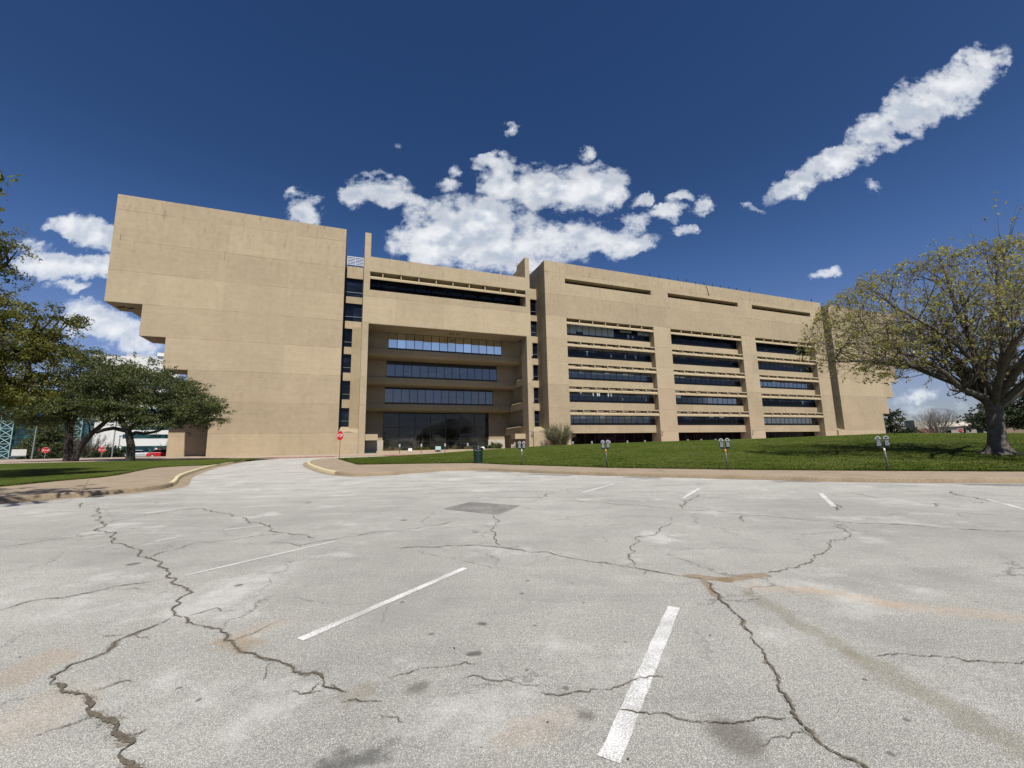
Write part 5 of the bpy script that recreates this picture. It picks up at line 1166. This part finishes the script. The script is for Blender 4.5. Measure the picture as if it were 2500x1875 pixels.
# planting in the lobby bed
for i, (u, v, h, lab) in enumerate([(13.8, 1.2, .8, 'low green clump left of the pale blue board'), (12.6, 1.0, .65, 'low green clump right of the small white board'), (27.2, 3.2, 1.5, 'broad leaved shrub before the right planter wall'), (26.3, 2.8, 1.0, 'small shrub at the left end of the right planter wall')]):
    twiggy('planter_shrub', bl(u, v, 1.28), h, 1, lab, 'shrub', 26, 40 + i, 'oakleaf2' if i < 2 else 'oakleaf', 'twig', 4, .16, 'shrubs in the lobby planting bed', fan=1.4, rad=.015, depth2=3)
twiggy('bare_planter_tree', bl(12.9, 2.5, 1.28), 3.2, 1, 'small bare twiggy tree in front of the lobby glass', 'tree', 10, 50, 'bushleaf', 'twig', 0, fan=.7, rad=.03, depth2=5)
for i, u in enumerate((7.6, 9.4, 18.6, 21.5)):
    twiggy('dry_shrub', bl(u, 1.6, 1.25), 1.0, 1, ['dry reddish shrub below the left end of the lobby glass', 'dry reddish shrub left of the small white board', 'dry reddish shrub behind the litter bin', 'dry reddish shrub below the right end of the lobby glass'][i], 'shrub', 22, 60 + i, 'bushleaf', 'redpole', 1, .1, 'dry shrubs in the lobby planting bed', fan=1.5, rad=.018, depth2=3)

# --- distant trees
def blob_tree(name, base, label, clumps, mat, seed, leaf=.3, group=None, bark='barkdark', dens=22):
    b = Vector(base); c = [(b.x + x, b.y + y, z, rx, ry, rz) for x, y, z, rx, ry, rz in clumps]
    tz = max(q[2] for q in c)
    return oak(name, base, label, [([(b.x, b.y, base[2] - .5), (b.x, b.y, base[2] + 1.5), (b.x + .2, b.y, tz)], .3, .12)], c, dens, mat, seed, leaf=leaf, spray=22, sr=.55, bark=bark, group=group, jagged=40)
blob_tree('evergreen_tree', (107.5, 120, 1.2), 'dark evergreen just right of the far block', [(0, 0, 7, 2.6, 3, 3.2), (1.0, 0, 4.2, 3.4, 3, 2.2), (.6, 0, 9.2, 1.4, 1.6, 1.3), (4.6, -1, 3.2, 2.6, 2, 1.4)], 'darkleaf', 31)
blob_tree('cedar_tree', (84.5, 75, 1.2), 'layered dark cedar behind the big trunk', [(-1.6, 0, 3.9, 3.4, 3, .75), (-.3, 0, 5.2, 3.0, 3, .7), (.2, 0, 6.4, 2.3, 2.5, .6), (1.2, 0, 7.5, 1.3, 1.5, .5), (2.6, 0, 4.6, 3.2, 3, 1.2)], 'darkleaf', 32, leaf=.26)
blob_tree('evergreen_tree', (73.0, 60, 1.2), 'dark evergreen seen at the right edge behind the big trunk', [(0, 0, 6.3, 2.6, 3, 2.2), (-.6, 0, 3.9, 3.0, 3, 1.8), (2.4, 0, 5.2, 2.6, 3, 2.6)], 'darkleaf', 33, leaf=.26)
b0 = Vector((110.4, 110, 1.0)); t = thing('bare_tree', b0, 'bare round headed tree in the gap right of the building', 'tree')
c2 = Vector((110.4, 110, 5.6))
T2 = Tree(33, lambda p: ((p - c2).x / 5.3) ** 2 + ((p - c2).y / 5) ** 2 + ((p - c2).z / 4.2) ** 2 < 1, upb=.06); T2.centre = c2
for i in range(11):
    a = i * .61 * math.pi; d = Vector((math.cos(a) * .55, math.sin(a) * .55, 1)).normalized()
    T2.grow(b0 + Vector((math.cos(a) * .3, math.sin(a) * .3, .2)), d, 4.6, .13, 3, {3: 6, 2: 5, 1: 4}, (.3, .75), .09)
for v in T2.twig.v: pass
mm = MB(); mm.v = T2.limb.v + T2.twig.v; k0 = len(T2.limb.v); mm.f = T2.limb.f + [tuple(q + k0 for q in f) for f in T2.twig.f]
mm.build('branches', M['palebark'], t).matrix_parent_inverse = Matrix.Translation(-b0)
for i, (x, y, z, s, lab) in enumerate([(-99, 90, 1, 1.3, 'dark tree before the teal glass building'), (-94, 84, 1, .55, 'low dark bush left of the forked oak'), (-87, 90, 1, .45, 'low dark bush between the oak trunks'), (-82.5, 88, 1, .5, 'low bush just left of the right oak trunk')]):
    blob_tree('background_bush', (x, y, z), lab, [(0, 0, 1 + 2.2 * s, 3.2 * s, 2.5 * s, 2.2 * s), (2.5 * s, 0, 1 + 1.4 * s, 2.6 * s, 2 * s, 1.5 * s), (-2.4 * s, 0, 1 + 1.6 * s, 2.6 * s, 2 * s, 1.6 * s)] + ([(0, 0, 6.6, 3.4, 3, 2.4)] if i == 0 else []), 'darkleaf' if i else 'oakleaf', 80 + i, group='trees and bushes beyond the left lawn')
for i, (x, y, h, lab) in enumerate([(-92, 92, 6.0, 'bare brown tree behind the forked oak trunk'), (-72.8, 92, 5.0, 'small bare tree right of the right oak trunk'), (-67.5, 92, 5.4, 'small bare tree behind the arrow sign')]):
    twiggy('bare_tree', (x, y, .9), h, 2, lab, 'tree', 34, 90 + i, 'bushleaf', 'twig', 0, fan=.95, rad=.07, depth2=7, group='bare trees beyond the left lawn')
tag(blob_tree('hedge', (-70.5, 96, .9), 'low green hedge behind the parked cars on the left', [(-6, 0, 1.9, 5, 2, 1.2), (2, 0, 2.0, 5, 2, 1.4), (9, 0, 1.8, 5, 2, 1.2)], 'oakleaf', 95), cat='hedge')
# trees on the far side of the street, behind the camera (they show in the lowest windows)
for i, (x, y, s) in enumerate([(-30, -48, 1.1), (-8, -55, 1.3), (14, -50, 1.0), (36, -58, 1.25), (60, -50, 1.1), (86, -46, 1.2)]):
    blob_tree('street_tree', (x, y, -.6), 'dark street tree across the road behind the viewer, ' + ['leftmost', 'second from the left', 'left of the middle', 'right of the middle', 'second from the right', 'rightmost'][i], [(0, 0, 6 * s, 5 * s, 4, 3 * s), (3, 0, 4 * s, 4 * s, 3, 2 * s), (-3, 0, 4.4 * s, 4 * s, 3, 2 * s)], 'oakleaf', 100 + i, leaf=.6, group='street trees across the road', dens=7)
# short grass along the lawn edges, so that the turf does not end in a knife cut
rng = np.random.default_rng(9); bl_ = []
for i in range(len(EDGE) - 1):
    a, b = np.array(EDGE[i]), np.array(EDGE[i + 1]); n = int(np.linalg.norm(b - a) * 260)
    f = rng.random(n)[:, None]; q = a + (b - a) * f
    q[:, 1] += rng.normal(.02, .05, n) + np.abs(rng.normal(0, .12, n)); q[:, 2] += .015 + rng.uniform(0, .03, n); bl_.append(q)
for i in range(len(LL) - 1):
    a = np.array((*LL[i], G(*LL[i]) + .18)); b = np.array((*LL[i + 1], G(*LL[i + 1]) + .18)); n = int(np.linalg.norm(b - a) * 220)
    f = rng.random(n)[:, None]; q = a + (b - a) * f; q[:, :2] += rng.normal(0, .05, (n, 2)); q[:, 2] += rng.uniform(0, .03, n); bl_.append(q)
aa = rng.uniform(-.40, 1.32, 75000); tt = rng.random(75000) ** 1.25; q = []
for a, t in zip(aa, tt):
    de, ze = interp(EDGE, a); dc, zc = interp(CREST, a); d = de + (dc - de) * t * .97; q.append((a * d, d, lawn_z(a * d, d) + .012))
bl_.append(np.array(q))
g = leaves('grass', np.concatenate(bl_), .09, M['grass'], None, 4, .25); g['kind'] = 'stuff'; g['label'] = 'tufts of grass along the lawn edges'
# fallen leaves and grit
rng = np.random.default_rng(12); n = 240; xy = np.stack([rng.uniform(-9, 12, n), rng.uniform(2.3, 14, n)], 1)
g = leaves('leaf_litter', np.stack([xy[:, 0], xy[:, 1], .0120 * xy[:, 1] - .0055 * xy[:, 0] + .008], 1), .028, M['litter'], None, 6, .4); g['kind'] = 'stuff'
v = g.data.vertices
for q in v: q.co.z = G(q.co.x, q.co.y) + .006 + (q.index % 3) * .001
